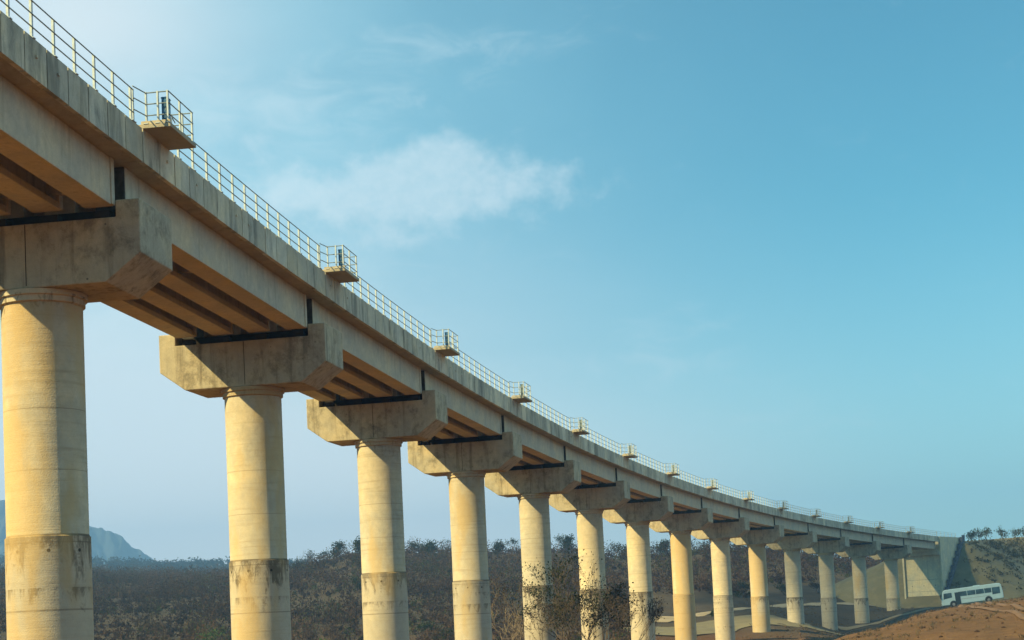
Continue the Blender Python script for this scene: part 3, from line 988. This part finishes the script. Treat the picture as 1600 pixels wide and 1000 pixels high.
# ------------------------------------------------------------------ bus
def make_bus():
    b0, b1 = at(1463, 268), at(1557, 268)
    d = (b1 - b0).normalized()
    rz = math.atan2(d.y, d.x)
    tilt = math.atan2(b1.z - b0.z, math.hypot(b1.x - b0.x, b1.y - b0.y))
    t = empty('bus', ((b0.x + b1.x) / 2, (b0.y + b1.y) / 2, (b0.z + b1.z) / 2 + 0.02))
    t.rotation_euler = Matrix.Rotation(rz, 3, 'Z').to_4x4().to_euler()
    t.rotation_euler = (Matrix.Rotation(rz, 3, 'Z') @ Matrix.Rotation(-tilt, 3, 'Y')).to_euler()
    tag(t, 'white bus with dark windows parked nose down on the brown dirt bank', 'bus')
    t.scale = (0.97, 0.97, 0.97)
    L, W = 9.9, 2.45
    prof = [(-4.92, 0.42), (-4.95, 0.95), (-4.88, 1.35), (-4.62, 2.55), (-4.45, 2.85), (-4.1, 2.98), (4.2, 3.02), (4.62, 2.93), (4.78, 2.65),
            (4.95, 1.4), (4.95, 0.62), (4.85, 0.48), (3.2, 0.42)]
    m = MB(); m.poly_prism([(x, -W / 2, z) for x, z in prof], [(x, W / 2, z) for x, z in prof])
    body = m.build('body', M_white, t, bevel=0.09, smooth=True)
    fy = -W / 2 - 0.012
    for sy in (-1, 1):
        y = sy * (W / 2 + 0.008)
        xs = [(-2.05, -0.75), (-0.68, 0.62), (0.69, 1.98), (2.05, 3.15)]
        for xa, xb in xs:
            m = MB(); m.box(((xa + xb) / 2, y, 2.02), (xb - xa, 0.02, 0.78)); m.build('window', M_glass, t, bevel=0.008)
        m = MB(); m.poly_prism([(3.25, y - .01, 1.28), (4.5, y - .01, 1.34), (4.52, y - .01, 2.41), (3.25, y - .01, 2.41)],
                               [(3.25, y + .01, 1.28), (4.5, y + .01, 1.34), (4.52, y + .01, 2.41), (3.25, y + .01, 2.41)]); m.build('window', M_glass, t)
        m = MB(); m.poly_prism([(-4.55, y - .01, 1.45), (-3.15, y - .01, 1.62), (-3.15, y - .01, 2.41), (-4.42, y - .01, 2.41)],
                               [(-4.55, y + .01, 1.45), (-3.15, y + .01, 1.62), (-3.15, y + .01, 2.41), (-4.42, y + .01, 2.41)]); m.build('window', M_glass, t)
        for wx in (-3.05, 2.55):
            m = MB()
            m.poly_prism([(wx + 0.60 * math.cos(a), y - 0.012, 0.5 + 0.60 * math.sin(a)) for a in np.linspace(-0.15, math.pi + 0.15, 16)],
                         [(wx + 0.60 * math.cos(a), y + 0.012, 0.5 + 0.60 * math.sin(a)) for a in np.linspace(-0.15, math.pi + 0.15, 16)])
            m.build('wheel_arch', M_blackin, t)
            wh = MB(); N = 28
            ra = [(wx + 0.48 * math.cos(6.2832 * k / N), sy * (W / 2 - 0.16), 0.48 + 0.48 * math.sin(6.2832 * k / N)) for k in range(N)]
            rb = [(q[0], sy * (W / 2 + 0.05), q[2]) for q in ra]
            wh.poly_prism(ra, rb); wo_ = wh.build('wheel', M_tyre, t, bevel=0.03)
            rm = MB()
            rm.poly_prism([(wx + 0.25 * math.cos(6.2832 * k / N), sy * (W / 2 + 0.03), 0.48 + 0.25 * math.sin(6.2832 * k / N)) for k in range(N)],
                          [(wx + 0.22 * math.cos(6.2832 * k / N), sy * (W / 2 + 0.07), 0.48 + 0.22 * math.sin(6.2832 * k / N)) for k in range(N)])
            rm.build('rim', M_rim, wo_)
        m = MB(); m.tube([(-4.7, sy * 1.2, 2.35), (-4.95, sy * 1.45, 2.25), (-5.0, sy * 1.48, 1.95)], 0.03, 6); m.box((-5.0, sy * 1.48, 1.85), (0.08, 0.22, 0.36))
        m.build('mirror', M_blackin, t)
        m = MB(); m.box((-4.955, sy * 0.85, 0.86), (0.05, 0.34, 0.22)); m.build('headlight', M_lampglass, t, bevel=0.01)
        m = MB(); m.box((4.955, sy * 0.98, 0.95), (0.04, 0.16, 0.42)); m.build('tail_lamp', M_red, t)
    # open doorway on the side facing the camera
    m = MB(); m.box((-2.28 + 0.02, -W / 2 - 0.006, 1.40), (0.86, 0.03, 1.95)); m.build('door', M_blackin, t)
    m = MB(); m.poly_prism([(-4.90, -1.08, 1.50), (-4.90, 1.08, 1.50), (-4.64, 1.02, 2.60), (-4.64, -1.02, 2.60)],
                           [(-4.86, -1.08, 1.50), (-4.86, 1.08, 1.50), (-4.60, 1.02, 2.60), (-4.60, -1.02, 2.60)]); m.build('windscreen', M_glass, t)
    m = MB(); m.box((-4.96, 0, 0.55), (0.16, 2.4, 0.26)); m.build('bumper', M_rim, t, bevel=0.03)
    m = MB(); m.box((0.9, 0, 3.05), (1.1, 0.9, 0.10)); m.build('roof_hatch', M_white, t, bevel=0.03)
    m = MB(); m.box((0.4, -W / 2 - 0.006, 1.18), (5.0, 0.02, 0.05)); m.build('side_stripe', M_rim, t)


make_bus()

# ------------------------------------------------------------------ vegetation
def leaf_cloud(n, centre, rad, size, rng, shell=0.35, flat=1.0):
    """quads scattered through an ellipsoid, denser towards its outside"""
    d = rng.normal(size=(n, 3)); d /= np.linalg.norm(d, axis=1)[:, None]
    r = rng.random(n) ** shell
    c = np.array(centre) + d * r[:, None] * np.array(rad)
    return c


def quads(c, size, rng, aspect=1.0, upright=0.0):
    n = len(c)
    u = rng.normal(size=(n, 3)); u[:, 2] = u[:, 2] * (1 - upright) + upright * 3
    u /= np.linalg.norm(u, axis=1)[:, None]
    q = rng.normal(size=(n, 3)); q -= (q * u).sum(1)[:, None] * u; q /= np.linalg.norm(q, axis=1)[:, None]
    s = (size * (0.6 + 0.8 * rng.random(n)))[:, None] if np.isscalar(size) else size[:, None]
    a = u * s * aspect; b = q * s / max(aspect, 1e-3) if aspect > 1 else q * s
    v = np.stack([c - a - b * 0.6, c - a * 0.1 + b, c + a + b * 0.3, c + a * 0.1 - b], 1).reshape(-1, 3)
    return v


def qfaces(nv): return np.arange(nv).reshape(-1, 4)


# --- dry scrub that covers the slopes as one mass
def build_scrub():
    rng = np.random.default_rng(5)
    N = 30000
    a = rng.uniform(px_az(-260), px_az(1720), N)
    r = np.sqrt(rng.uniform(205 ** 2, 640 ** 2, N))
    x, y = r * np.sin(a), r * np.cos(a)
    px = 800 + F_PX * np.tan(a)
    rr = np.interp(px, _rp, RIDGE_R)
    dens = fbm(x / 22, y / 22, 41)
    keep = (r < rr + 25) & (dens + rng.normal(0, 0.13, N) > 0.35)
    keep &= ~((px > 985) & (r < 322)) & ~((px > 1170) & (r < 350)) & ~((px > 1430) & (r < 460))
    dU = math.sin(AB_TH) * (x - ab0.x) + math.cos(AB_TH) * (y - ab0.y)
    dV = math.cos(AB_TH) * (x - ab0.x) - math.sin(AB_TH) * (y - ab0.y)
    keep &= ~((dU > -20) & (dV > -32))
    x, y, r, px = x[keep], y[keep], r[keep], px[keep]
    z = ground_z(x, y)
    n = len(x)
    ht = (0.8 + 4.4 * rng.random(n) ** 3.0) * (0.75 + 0.6 * fbm(x / 40, y / 40, 77)) * np.interp(r, [205, 300], [0.75, 1.0])
    base = np.clip(0.02 + 1.3 * (fbm(x / 38, y / 38, 55) - 0.28) + rng.normal(0, 0.16, n), 0.0, 0.77)
    gsel = rng.random(n) < 0.09 + 0.30 * smooth(0.55, 0.75, fbm(x / 30, y / 30, 91)) + 0.10 * (r < 260)
    base[gsel] = rng.uniform(0.84, 1.0, gsel.sum())
    Vv, T = [], []
    K = 44
    d = rng.normal(size=(n, K, 3)); d /= np.linalg.norm(d, axis=2)[..., None]
    rad = rng.random((n, K)) ** 0.45
    wid = ht * rng.uniform(0.45, 0.8, n)
    c = np.stack([x, y, z + ht * 0.55], -1)[:, None, :] + d * rad[..., None] * np.stack([wid, wid, ht * 0.5], -1)[:, None, :]
    c = c.reshape(-1, 3)
    v = quads(c, 0.15, rng, 1.0, 0.1)
    Vv.append(v)
    tb = np.repeat(base, K) + rng.normal(0, 0.05, n * K)
    tb = np.where(np.repeat(base, K) < 0.8, np.clip(tb, 0, 0.79), np.clip(tb, 0.83, 1))
    T.append(tb)
    # bare twigs
    tw = rng.random(n) < 0.75
    K2 = 9
    nn = tw.sum()
    c2 = np.stack([x[tw], y[tw], z[tw] + ht[tw] * 0.6], -1)[:, None, :] + rng.normal(size=(nn, K2, 3)) * np.stack([wid[tw] * .45, wid[tw] * .45, ht[tw] * .18], -1)[:, None, :]
    v2 = quads(c2.reshape(-1, 3), 0.17, rng, 3.4, 0.75)
    Vv.append(v2); T.append(np.clip(np.repeat(base[tw] * 0.6 + 0.25, K2) + rng.normal(0, 0.12, nn * K2), 0, 0.79))
    V = np.concatenate(Vv); T = np.concatenate(T)
    tag(np_mesh('dry_scrub', V, qfaces(len(V)), M_scrub, T), kind='stuff')


build_scrub()


def build_forest():
    rng = np.random.default_rng(6)
    N = 9000
    a = rng.uniform(px_az(-500), px_az(1500), N)
    r = np.sqrt(rng.uniform(660 ** 2, 1640 ** 2, N))
    x, y = r * np.sin(a), r * np.cos(a)
    px = 800 + F_PX * np.tan(a)
    keep = (r > np.interp(px, _rp, RIDGE_R) + 60) & ((px < 620) | (r > 1300))
    x, y, r = x[keep], y[keep], r[keep]
    z = ground_z(x, y); n = len(x)
    ht = 3.0 + 5.5 * rng.random(n) ** 1.5
    K = 20
    d = rng.normal(size=(n, K, 3)); d /= np.linalg.norm(d, axis=2)[..., None]
    wid = ht * rng.uniform(0.45, 0.75, n)
    c = np.stack([x, y, z + ht * 0.55], -1)[:, None, :] + d * (rng.random((n, K)) ** 0.5)[..., None] * np.stack([wid, wid, ht * 0.48], -1)[:, None, :]
    v = quads(c.reshape(-1, 3), 0.75, rng, 1.0)
    t = np.clip(np.repeat(rng.random(n), K) * 0.8 + rng.normal(0.1, 0.08, n * K), 0, 1)
    tag(np_mesh('far_forest', v, qfaces(len(v)), M_forest, t), kind='stuff')


build_forest()


def branch_tree(name, base, height, spread, seed, mat_bark, leaf=None, leaf_n=0, leaf_size=0.12, trunks=1, lean=(0, 0), thick=0.12, depth=4, first=0.35, leafiness=1.0, crown_clumps=None):
    """tapered trunk with recursive limbs; leaves sit round the twig ends"""
    rg = random.Random(seed); rng = np.random.default_rng(seed)
    root = empty(name, base)
    mb = MB(); tips = []

    def grow(p, d, ln, r, lev):
        pts, rads = [p], [r]
        n = 4 if lev < 2 else 3
        q, dd = p.copy(), d.copy()
        for k in range(n):
            dd = (dd + Vector((rg.gauss(0, .13), rg.gauss(0, .13), rg.gauss(0.04, .08)))).normalized()
            q = q + dd * ln / n
            pts.append(q.copy()); rads.append(max(r * (1 - 0.55 * (k + 1) / n), 0.008))
        mb.tube(pts, rads, 7 if lev < 2 else 4, rg.random(), caps=False)
        if lev >= depth:
            tips.append(pts[-1]); tips.append(pts[-2]); return
        nb = rg.choice((2, 3, 3)) if lev else rg.choice((3, 4))
        for _ in range(nb):
            k = rg.uniform(0.45, 1.0)
            ii = min(int(k * n), n - 1)
            st = pts[ii].lerp(pts[ii + 1], k * n - ii)
            ang = rg.uniform(0, 6.283); tilt = rg.uniform(0.35, 0.85)
            u = dd.cross(Vector((0.2, 0.5, 0.8))).normalized(); v_ = dd.cross(u)
            nd = (dd * math.cos(tilt) + (u * math.cos(ang) + v_ * math.sin(ang)) * math.sin(tilt) * spread)
            nd.z += 0.08
            grow(st, nd.normalized(), ln * rg.uniform(0.55, 0.8), rads[ii + 1] * 0.75, lev + 1)
        tips.append(pts[-1])

    for k in range(trunks):
        a = 6.283 * k / trunks + rg.random()
        d = Vector((lean[0] + (0.35 * math.cos(a) if trunks > 1 else 0), lean[1] + (0.35 * math.sin(a) if trunks > 1 else 0), 1)).normalized()
        grow(Vector((0.06 * math.cos(a), 0.06 * math.sin(a), -0.4)), d, height * first, thick, 0)
    zm = max(q.z for q in tips)
    kz = height / zm
    kx = kz ** 0.5
    mb.v = [(a * kx, b * kx, c * kz) for a, b, c in mb.v]
    tips = [Vector((q.x * kx, q.y * kx, q.z * kz)) for q in tips]
    mb.build('trunk', mat_bark, root, smooth=True)
    if leaf is not None:
        tp = np.array([tuple(p) for p in tips])
        sel = tp[rng.integers(0, len(tp), leaf_n)]
        c = sel + rng.normal(size=(leaf_n, 3)) * np.array([0.34, 0.34, 0.26]) * leafiness
        v = quads(c, leaf_size, rng)
        cl = fbm(c[:, 0] * 1.1 + 9, c[:, 2] * 1.1 + c[:, 1], seed)
        tone = np.clip((cl - 0.3) * 1.6 + rng.normal(0, 0.12, leaf_n), 0, 1)
        np_mesh('crown', v, qfaces(len(v)), leaf, tone, root)
    return root


# leafy and bare trees standing in front of the middle piers
p = at(886, 124)
tr = branch_tree('tree', p, 11.0, 0.62, 3, M_bark, M_dark, 3000, 0.065, trunks=3, lean=(-0.02, 0), thick=0.12, depth=5, first=0.33, leafiness=0.75)
tag(tr, 'small leafy tree with thin dark green crown standing between the fifth and sixth piers', 'tree')
p = at(918, 127)
tr = branch_tree('tree', p, 9.0, 0.7, 14, M_bark, M_brownleaf, 700, 0.055, trunks=2, lean=(0.06, 0), thick=0.13, depth=5, first=0.40, leafiness=0.6)
tag(tr, 'nearly bare forked tree with brown leaf tufts in front of the sixth pier', 'tree')
p = at(856, 122)
tr = branch_tree('tree', p, 10.4, 0.7, 45, M_bark, M_brownleaf, 650, 0.055, trunks=2, lean=(-0.05, 0), thick=0.08, depth=5, first=0.36, leafiness=0.6)
tag(tr, 'twiggy tree with sparse brown leaves in front of the fifth pier', 'tree')
p = at(946, 131)
tr = branch_tree('tree', p, 8.6, 0.55, 23, M_bark, M_brownleaf, 800, 0.055, trunks=3, lean=(-0.02, 0), thick=0.07, depth=5, first=0.33, leafiness=0.7)
tag(tr, 'twiggy brown thicket tree filling the gap right of the sixth pier', 'tree')
p = at(786, 150)
tr = branch_tree('dead_shrub', p, 8.4, 1.1, 31, M_palebark, None, trunks=4, lean=(0.05, 0), thick=0.06, depth=4, first=0.34)
tag(tr, 'bleached bare shrub with spreading pale branches between the fourth and fifth piers', 'shrub')

# trees one can tell apart along the skyline: (px, distance, height, kind, label)
SKY = [
    (486, 470, 5.6, 'thin', 'thin flat-topped tree alone on the hill crest right of the second pier'),
    (459, 480, 3.6, 'dense', 'low round tree at the left foot of the hill crest right of the second pier'),
    (507, 468, 3.4, 'thin', 'wispy sapling on the hill crest right of the flat-topped tree'),
    (529, 462, 4.9, 'dense', 'dark bushy tree on the hill crest just left of the third pier'),
    (551, 458, 5.0, 'dense', 'dark tree on the hill crest touching the left edge of the third pier'),
    (641, 462, 3.8, 'thin', 'thin open tree on the skyline at the right edge of the third pier'),
    (655, 462, 3.6, 'thin', 'slender twiggy tree on the skyline left of the dark conical tree'),
    (671, 458, 5.2, 'dense', 'dark conical tree on the skyline between the third and fourth piers'),
    (697, 462, 5.4, 'thin', 'tall thin tree on the skyline at the left edge of the fourth pier'),
    (778, 470, 3.6, 'dense', 'low tree on the skyline at the right edge of the fourth pier'),
    (797, 470, 4.0, 'thin', 'open tree on the skyline midway between the fourth and fifth piers'),
    (866, 468, 5.0, 'thin', 'thin tree on the skyline above the leafy tree'),
    (884, 470, 4.6, 'dense', 'round tree on the skyline at the left edge of the sixth pier'),
    (957, 468, 4.3, 'thin', 'open tree on the skyline between the sixth and seventh piers'),
    (970, 468, 3.8, 'dense', 'dark tree on the skyline touching the left edge of the seventh pier'),
    (1033, 468, 4.8, 'dense', 'dark tree on the skyline between the seventh and eighth piers'),
    (1096, 468, 4.2, 'thin', 'open tree on the skyline between the eighth and ninth piers'),
]
for k, (px, r, h, kind, lab) in enumerate(SKY):
    p = at(px, r)
    if kind == 'thin':
        tr = branch_tree('skyline_tree', p, h * 1.05, 1.05, 100 + k, M_bark, M_dark, 360, 0.13, thick=0.11, depth=3, first=0.46, leafiness=1.15)
    else:
        tr = branch_tree('skyline_tree', p, h * 0.98, 0.95, 100 + k, M_bark, M_dark, 1300, 0.17, thick=0.13, depth=3, first=0.36, leafiness=2.0)
    tag(tr, lab, 'tree', 'trees along the skyline')
RIGHT = [(1513, 372, 3.4, 'leafy tree leaning over the top of the wing wall'), (1524, 378, 3.8, 'flat-crowned tree right of the top of the stepped drain'),
         (1536, 384, 3.4, 'open tree on the embankment top, third from the wing wall'), (1561, 392, 3.2, 'thin lone tree on the embankment top above the bus tail'),
         (1581, 400, 3.6, 'bushy tree on the embankment top near the right edge of the photo'), (1597, 404, 3.4, 'tree on the embankment top cut by the right edge of the photo')]
for k, (px, r, h, lab) in enumerate(RIGHT):
    p = at(px, r); p.z = emb_z(p.x, p.y)
    tr = branch_tree('skyline_tree', p, h * (0.50 + 0.36 * ((k * 5) % 4) / 3), 1.15, 200 + k, M_bark, M_dark, 260, 0.13, thick=0.07, depth=3, first=0.34, leafiness=1.3)
    tag(tr, lab, 'tree', 'trees on the embankment top')


def shrub(px, r, w_, h_, mat, seed, lab, group=None, n=420, zf=None):
    p = at(px, r)
    if zf: p.z = zf(p.x, p.y)
    rng = np.random.default_rng(seed)
    root = empty('shrub', p)
    mb = MB()
    rg = random.Random(seed)
    for k in range(6):
        a = rg.uniform(0, 6.28); e = Vector((math.cos(a) * w_ * 0.35, math.sin(a) * w_ * 0.35, h_ * rg.uniform(0.5, 0.9)))
        mb.tube([Vector((0, 0, -0.2)), e * 0.5 + Vector((0, 0, 0.1)), e], [0.05, 0.03, 0.012], 5, caps=False)
    mb.build('stem', M_bark, root)
    cs = []
    for k in range(7):
        a = rng.uniform(0, 6.28); q = rng.uniform(0, 0.6)
        cs.append(leaf_cloud(n // 7, (math.cos(a) * w_ * q * 0.5, math.sin(a) * w_ * q * 0.5, h_ * rng.uniform(0.35, 0.75)), (w_ * 0.28, w_ * 0.28, h_ * 0.26), 0, rng, 0.5))
    c = np.concatenate(cs)
    v = quads(c, 0.13, rng)
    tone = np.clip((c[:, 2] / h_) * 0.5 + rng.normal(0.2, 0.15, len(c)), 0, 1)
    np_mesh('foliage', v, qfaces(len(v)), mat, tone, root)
    tag(root, lab, 'shrub', group)


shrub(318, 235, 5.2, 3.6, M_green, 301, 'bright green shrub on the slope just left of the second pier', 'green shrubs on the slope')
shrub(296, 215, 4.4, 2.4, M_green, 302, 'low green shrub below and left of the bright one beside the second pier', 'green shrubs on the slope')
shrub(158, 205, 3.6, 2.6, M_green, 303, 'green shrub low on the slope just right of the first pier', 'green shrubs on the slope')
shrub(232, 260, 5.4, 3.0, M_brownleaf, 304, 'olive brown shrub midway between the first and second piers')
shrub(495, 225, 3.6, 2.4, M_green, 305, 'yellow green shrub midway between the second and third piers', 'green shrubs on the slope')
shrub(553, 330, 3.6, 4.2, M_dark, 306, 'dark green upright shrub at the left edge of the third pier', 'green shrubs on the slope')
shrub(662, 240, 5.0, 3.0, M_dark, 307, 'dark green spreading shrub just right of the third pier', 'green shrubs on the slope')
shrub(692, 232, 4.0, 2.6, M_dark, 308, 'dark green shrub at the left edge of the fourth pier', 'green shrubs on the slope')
shrub(1109, 262, 2.6, 2.2, M_dark, 309, 'round dark green bush on the pale field at the right of the ninth pier')
shrub(1218, 338, 4.5, 3.2, M_dark, 310, 'dark bush above the pale track at the left of the eleventh pier')
shrub(1155, 332, 4.5, 3.0, M_dark, 311, 'green bush above the pale track between the ninth and tenth piers')
shrub(1268, 345, 3.8, 2.8, M_brownleaf, 312, 'brown bush between the eleventh and twelfth piers')

# --- tufts on the embankment and dry grass on the bank
def build_tufts():
    rng = np.random.default_rng(9)
    N = 2600
    U_ = rng.uniform(2, 120, N); V_ = rng.uniform(5, 34, N)
    x = ab0.x + math.cos(AB_TH) * V_ + math.sin(AB_TH) * U_
    y = ab0.y - math.sin(AB_TH) * V_ + math.cos(AB_TH) * U_
    ok = fbm(x / 7, y / 7, 61) > 0.42
    x, y = x[ok], y[ok]
    z = np.array([emb_z(a, b) for a, b in zip(x, y)])
    n = len(x); K = 10
    h = rng.uniform(0.4, 1.3, n)
    c = np.stack([x, y, z + h * 0.4], -1)[:, None, :] + rng.normal(size=(n, K, 3)) * np.stack([h * .45, h * .45, h * .3], -1)[:, None, :]
    v = quads(c.reshape(-1, 3), 0.17, rng, 1.2, 0.4)
    t = np.clip(np.repeat(rng.random(n) ** 1.3 * 0.8, K) + rng.normal(0, 0.08, n * K), 0, 1)
    tag(np_mesh('embankment_brush', v, qfaces(len(v)), M_emb, t), kind='stuff')


M_emb = leaf_mat('embankment_brush_leaves', [(0.0, (0.0459, 0.0510, 0.0275)), (0.5, (0.0969, 0.0867, 0.0462)), (1.0, (0.1938, 0.1530, 0.0772))])
build_tufts()


def build_grass():
    rng = np.random.default_rng(10)
    N = 3000
    a = rng.uniform(px_az(1150), px_az(1700), N)
    r = np.sqrt(rng.uniform(85 ** 2, 330 ** 2, N))
    x, y = r * np.sin(a), r * np.cos(a)
    ok = (fbm(x / 6, y / 6, 63) > 0.52) & ~((np.abs(r - 268) < 7) & (np.abs(800 + F_PX * np.tan(a) - 1516) < 62))
    x, y, r = x[ok], y[ok], r[ok]
    z = ground_z(x, y); n = len(x); K = 9
    h = rng.uniform(0.12, 0.38, n)
    c = np.stack([x, y, z + h * 0.35], -1)[:, None, :] + rng.normal(size=(n, K, 3)) * np.stack([h * .5, h * .5, h * .2], -1)[:, None, :]
    v = quads(c.reshape(-1, 3), 0.07, rng, 2.2, 0.6)
    t = np.clip(np.repeat(rng.random(n), K) * 0.8 + rng.normal(0.1, 0.1, n * K), 0, 1)
    tag(np_mesh('dry_grass', v, qfaces(len(v)), M_grass, t), kind='stuff')


build_grass()


def build_clods():
    rng = np.random.default_rng(12)
    N = 1300
    a = rng.uniform(px_az(1200), px_az(1680), N)
    r = np.sqrt(rng.uniform(80 ** 2, 262 ** 2, N))
    x, y = r * np.sin(a), r * np.cos(a)
    z = ground_z(x, y)
    sz = 0.04 + 0.16 * rng.random(N) ** 3
    base = np.array([(1, 0, 0), (0, 1, 0), (-1, 0, 0), (0, -1, 0), (0, 0, 0.8), (0, 0, -0.8)], float)
    v = x[:, None, None] * np.array([1, 0, 0]) + y[:, None, None] * np.array([0, 1, 0]) + (z + sz * 0.25)[:, None, None] * np.array([0, 0, 1])
    v = v + base[None] * sz[:, None, None] * rng.uniform(0.6, 1.3, (N, 6, 1))
    tri = np.array([(0, 1, 4), (1, 2, 4), (2, 3, 4), (3, 0, 4), (1, 0, 5), (2, 1, 5), (3, 2, 5), (0, 3, 5)])
    f = (tri[None] + (np.arange(N) * 6)[:, None, None]).reshape(-1, 3)
    t = np.repeat(rng.random(N), 8)
    tag(np_mesh('earth_clods', v.reshape(-1, 3), f, M_clod, t), kind='stuff')


M_clod = leaf_mat('earth_clod_soil', [(0.0, (0.05, 0.026, 0.012)), (0.5, (0.11, 0.055, 0.024)), (1.0, (0.20, 0.115, 0.055))])
build_clods()
track('vehicle_track', [(1620, 120), (1560, 150), (1500, 190), (1480, 225), (1500, 256)], 0.6, (0.125, 0.066, 0.028))
track('vehicle_track', [(1655, 122), (1592, 153), (1527, 193), (1503, 228), (1520, 257)], 0.6, (0.125, 0.066, 0.028))

# ------------------------------------------------------------------ unseen cloud added left of the view to shade the far end
def build_shade_cloud():
    rng = np.random.default_rng(77)
    m, t, bs = new_mat('shade_cloud_vapour')
    bs.inputs['Base Color'].default_value = (0.85, 0.87, 0.9, 1)
    bs.inputs['Roughness'].default_value = 1.0
    bs.inputs['Alpha'].default_value = 0.46
    c0 = Vector((83, 303, 0)) + S * (430 / S.z)
    import bmesh
    bm = bmesh.new()
    for k in range(60):
        a = rng.uniform(0, 6.283); q = math.sqrt(rng.random())
        rad = rng.uniform(11, 20) * (1.15 - 0.4 * q)
        M = Matrix.Translation(c0 + Vector((0.5 * math.cos(a) * q * 66 + 0.866 * math.sin(a) * q * 36, 0.866 * math.cos(a) * q * 66 - 0.5 * math.sin(a) * q * 36, rng.uniform(-4, 16) * (1 - q * 0.7)))) @ Matrix.Diagonal((rad, rad, rad * 0.62, 1))
        bmesh.ops.create_icosphere(bm, subdivisions=3, radius=1.0, matrix=M)
    for v in bm.verts:
        n = float(fbm(np.array(v.co.x / 9.0), np.array(v.co.y / 9.0 + v.co.z / 7.0), 5)) - 0.5
        v.co += (v.co - c0).normalized() * n * 9
    me = bpy.data.meshes.new('shade_cloud'); bm.to_mesh(me); bm.free()
    me.materials.append(m); me.shade_smooth()
    o = place('shade_cloud', me)
    rm = o.modifiers.new('skin', 'REMESH'); rm.mode = 'VOXEL'; rm.voxel_size = 2.5; rm.use_smooth_shade = True
    tag(o, kind='stuff')


build_shade_cloud()

# ------------------------------------------------------------------ haze: closed box of thin even air round the whole place
def build_haze():
    m, t, bs = new_mat('haze_air')
    t.n.remove(bs)
    pv = t.new('ShaderNodeVolumePrincipled')
    pv.inputs['Color'].default_value = (0.26, 0.53, 1.0, 1)
    pv.inputs['Density'].default_value = HAZE
    pv.inputs['Anisotropy'].default_value = 0.1
    out = [n for n in t.n if n.type == 'OUTPUT_MATERIAL'][0]
    t.l.new(pv.outputs[0], out.inputs['Volume'])
    mb = MB()
    mb.box((0, 0, 104), (7700, 7700, 288))
    o = mb.build('haze', m)
    tag(o, kind='stuff')


HAZE = 0.00037
build_haze()
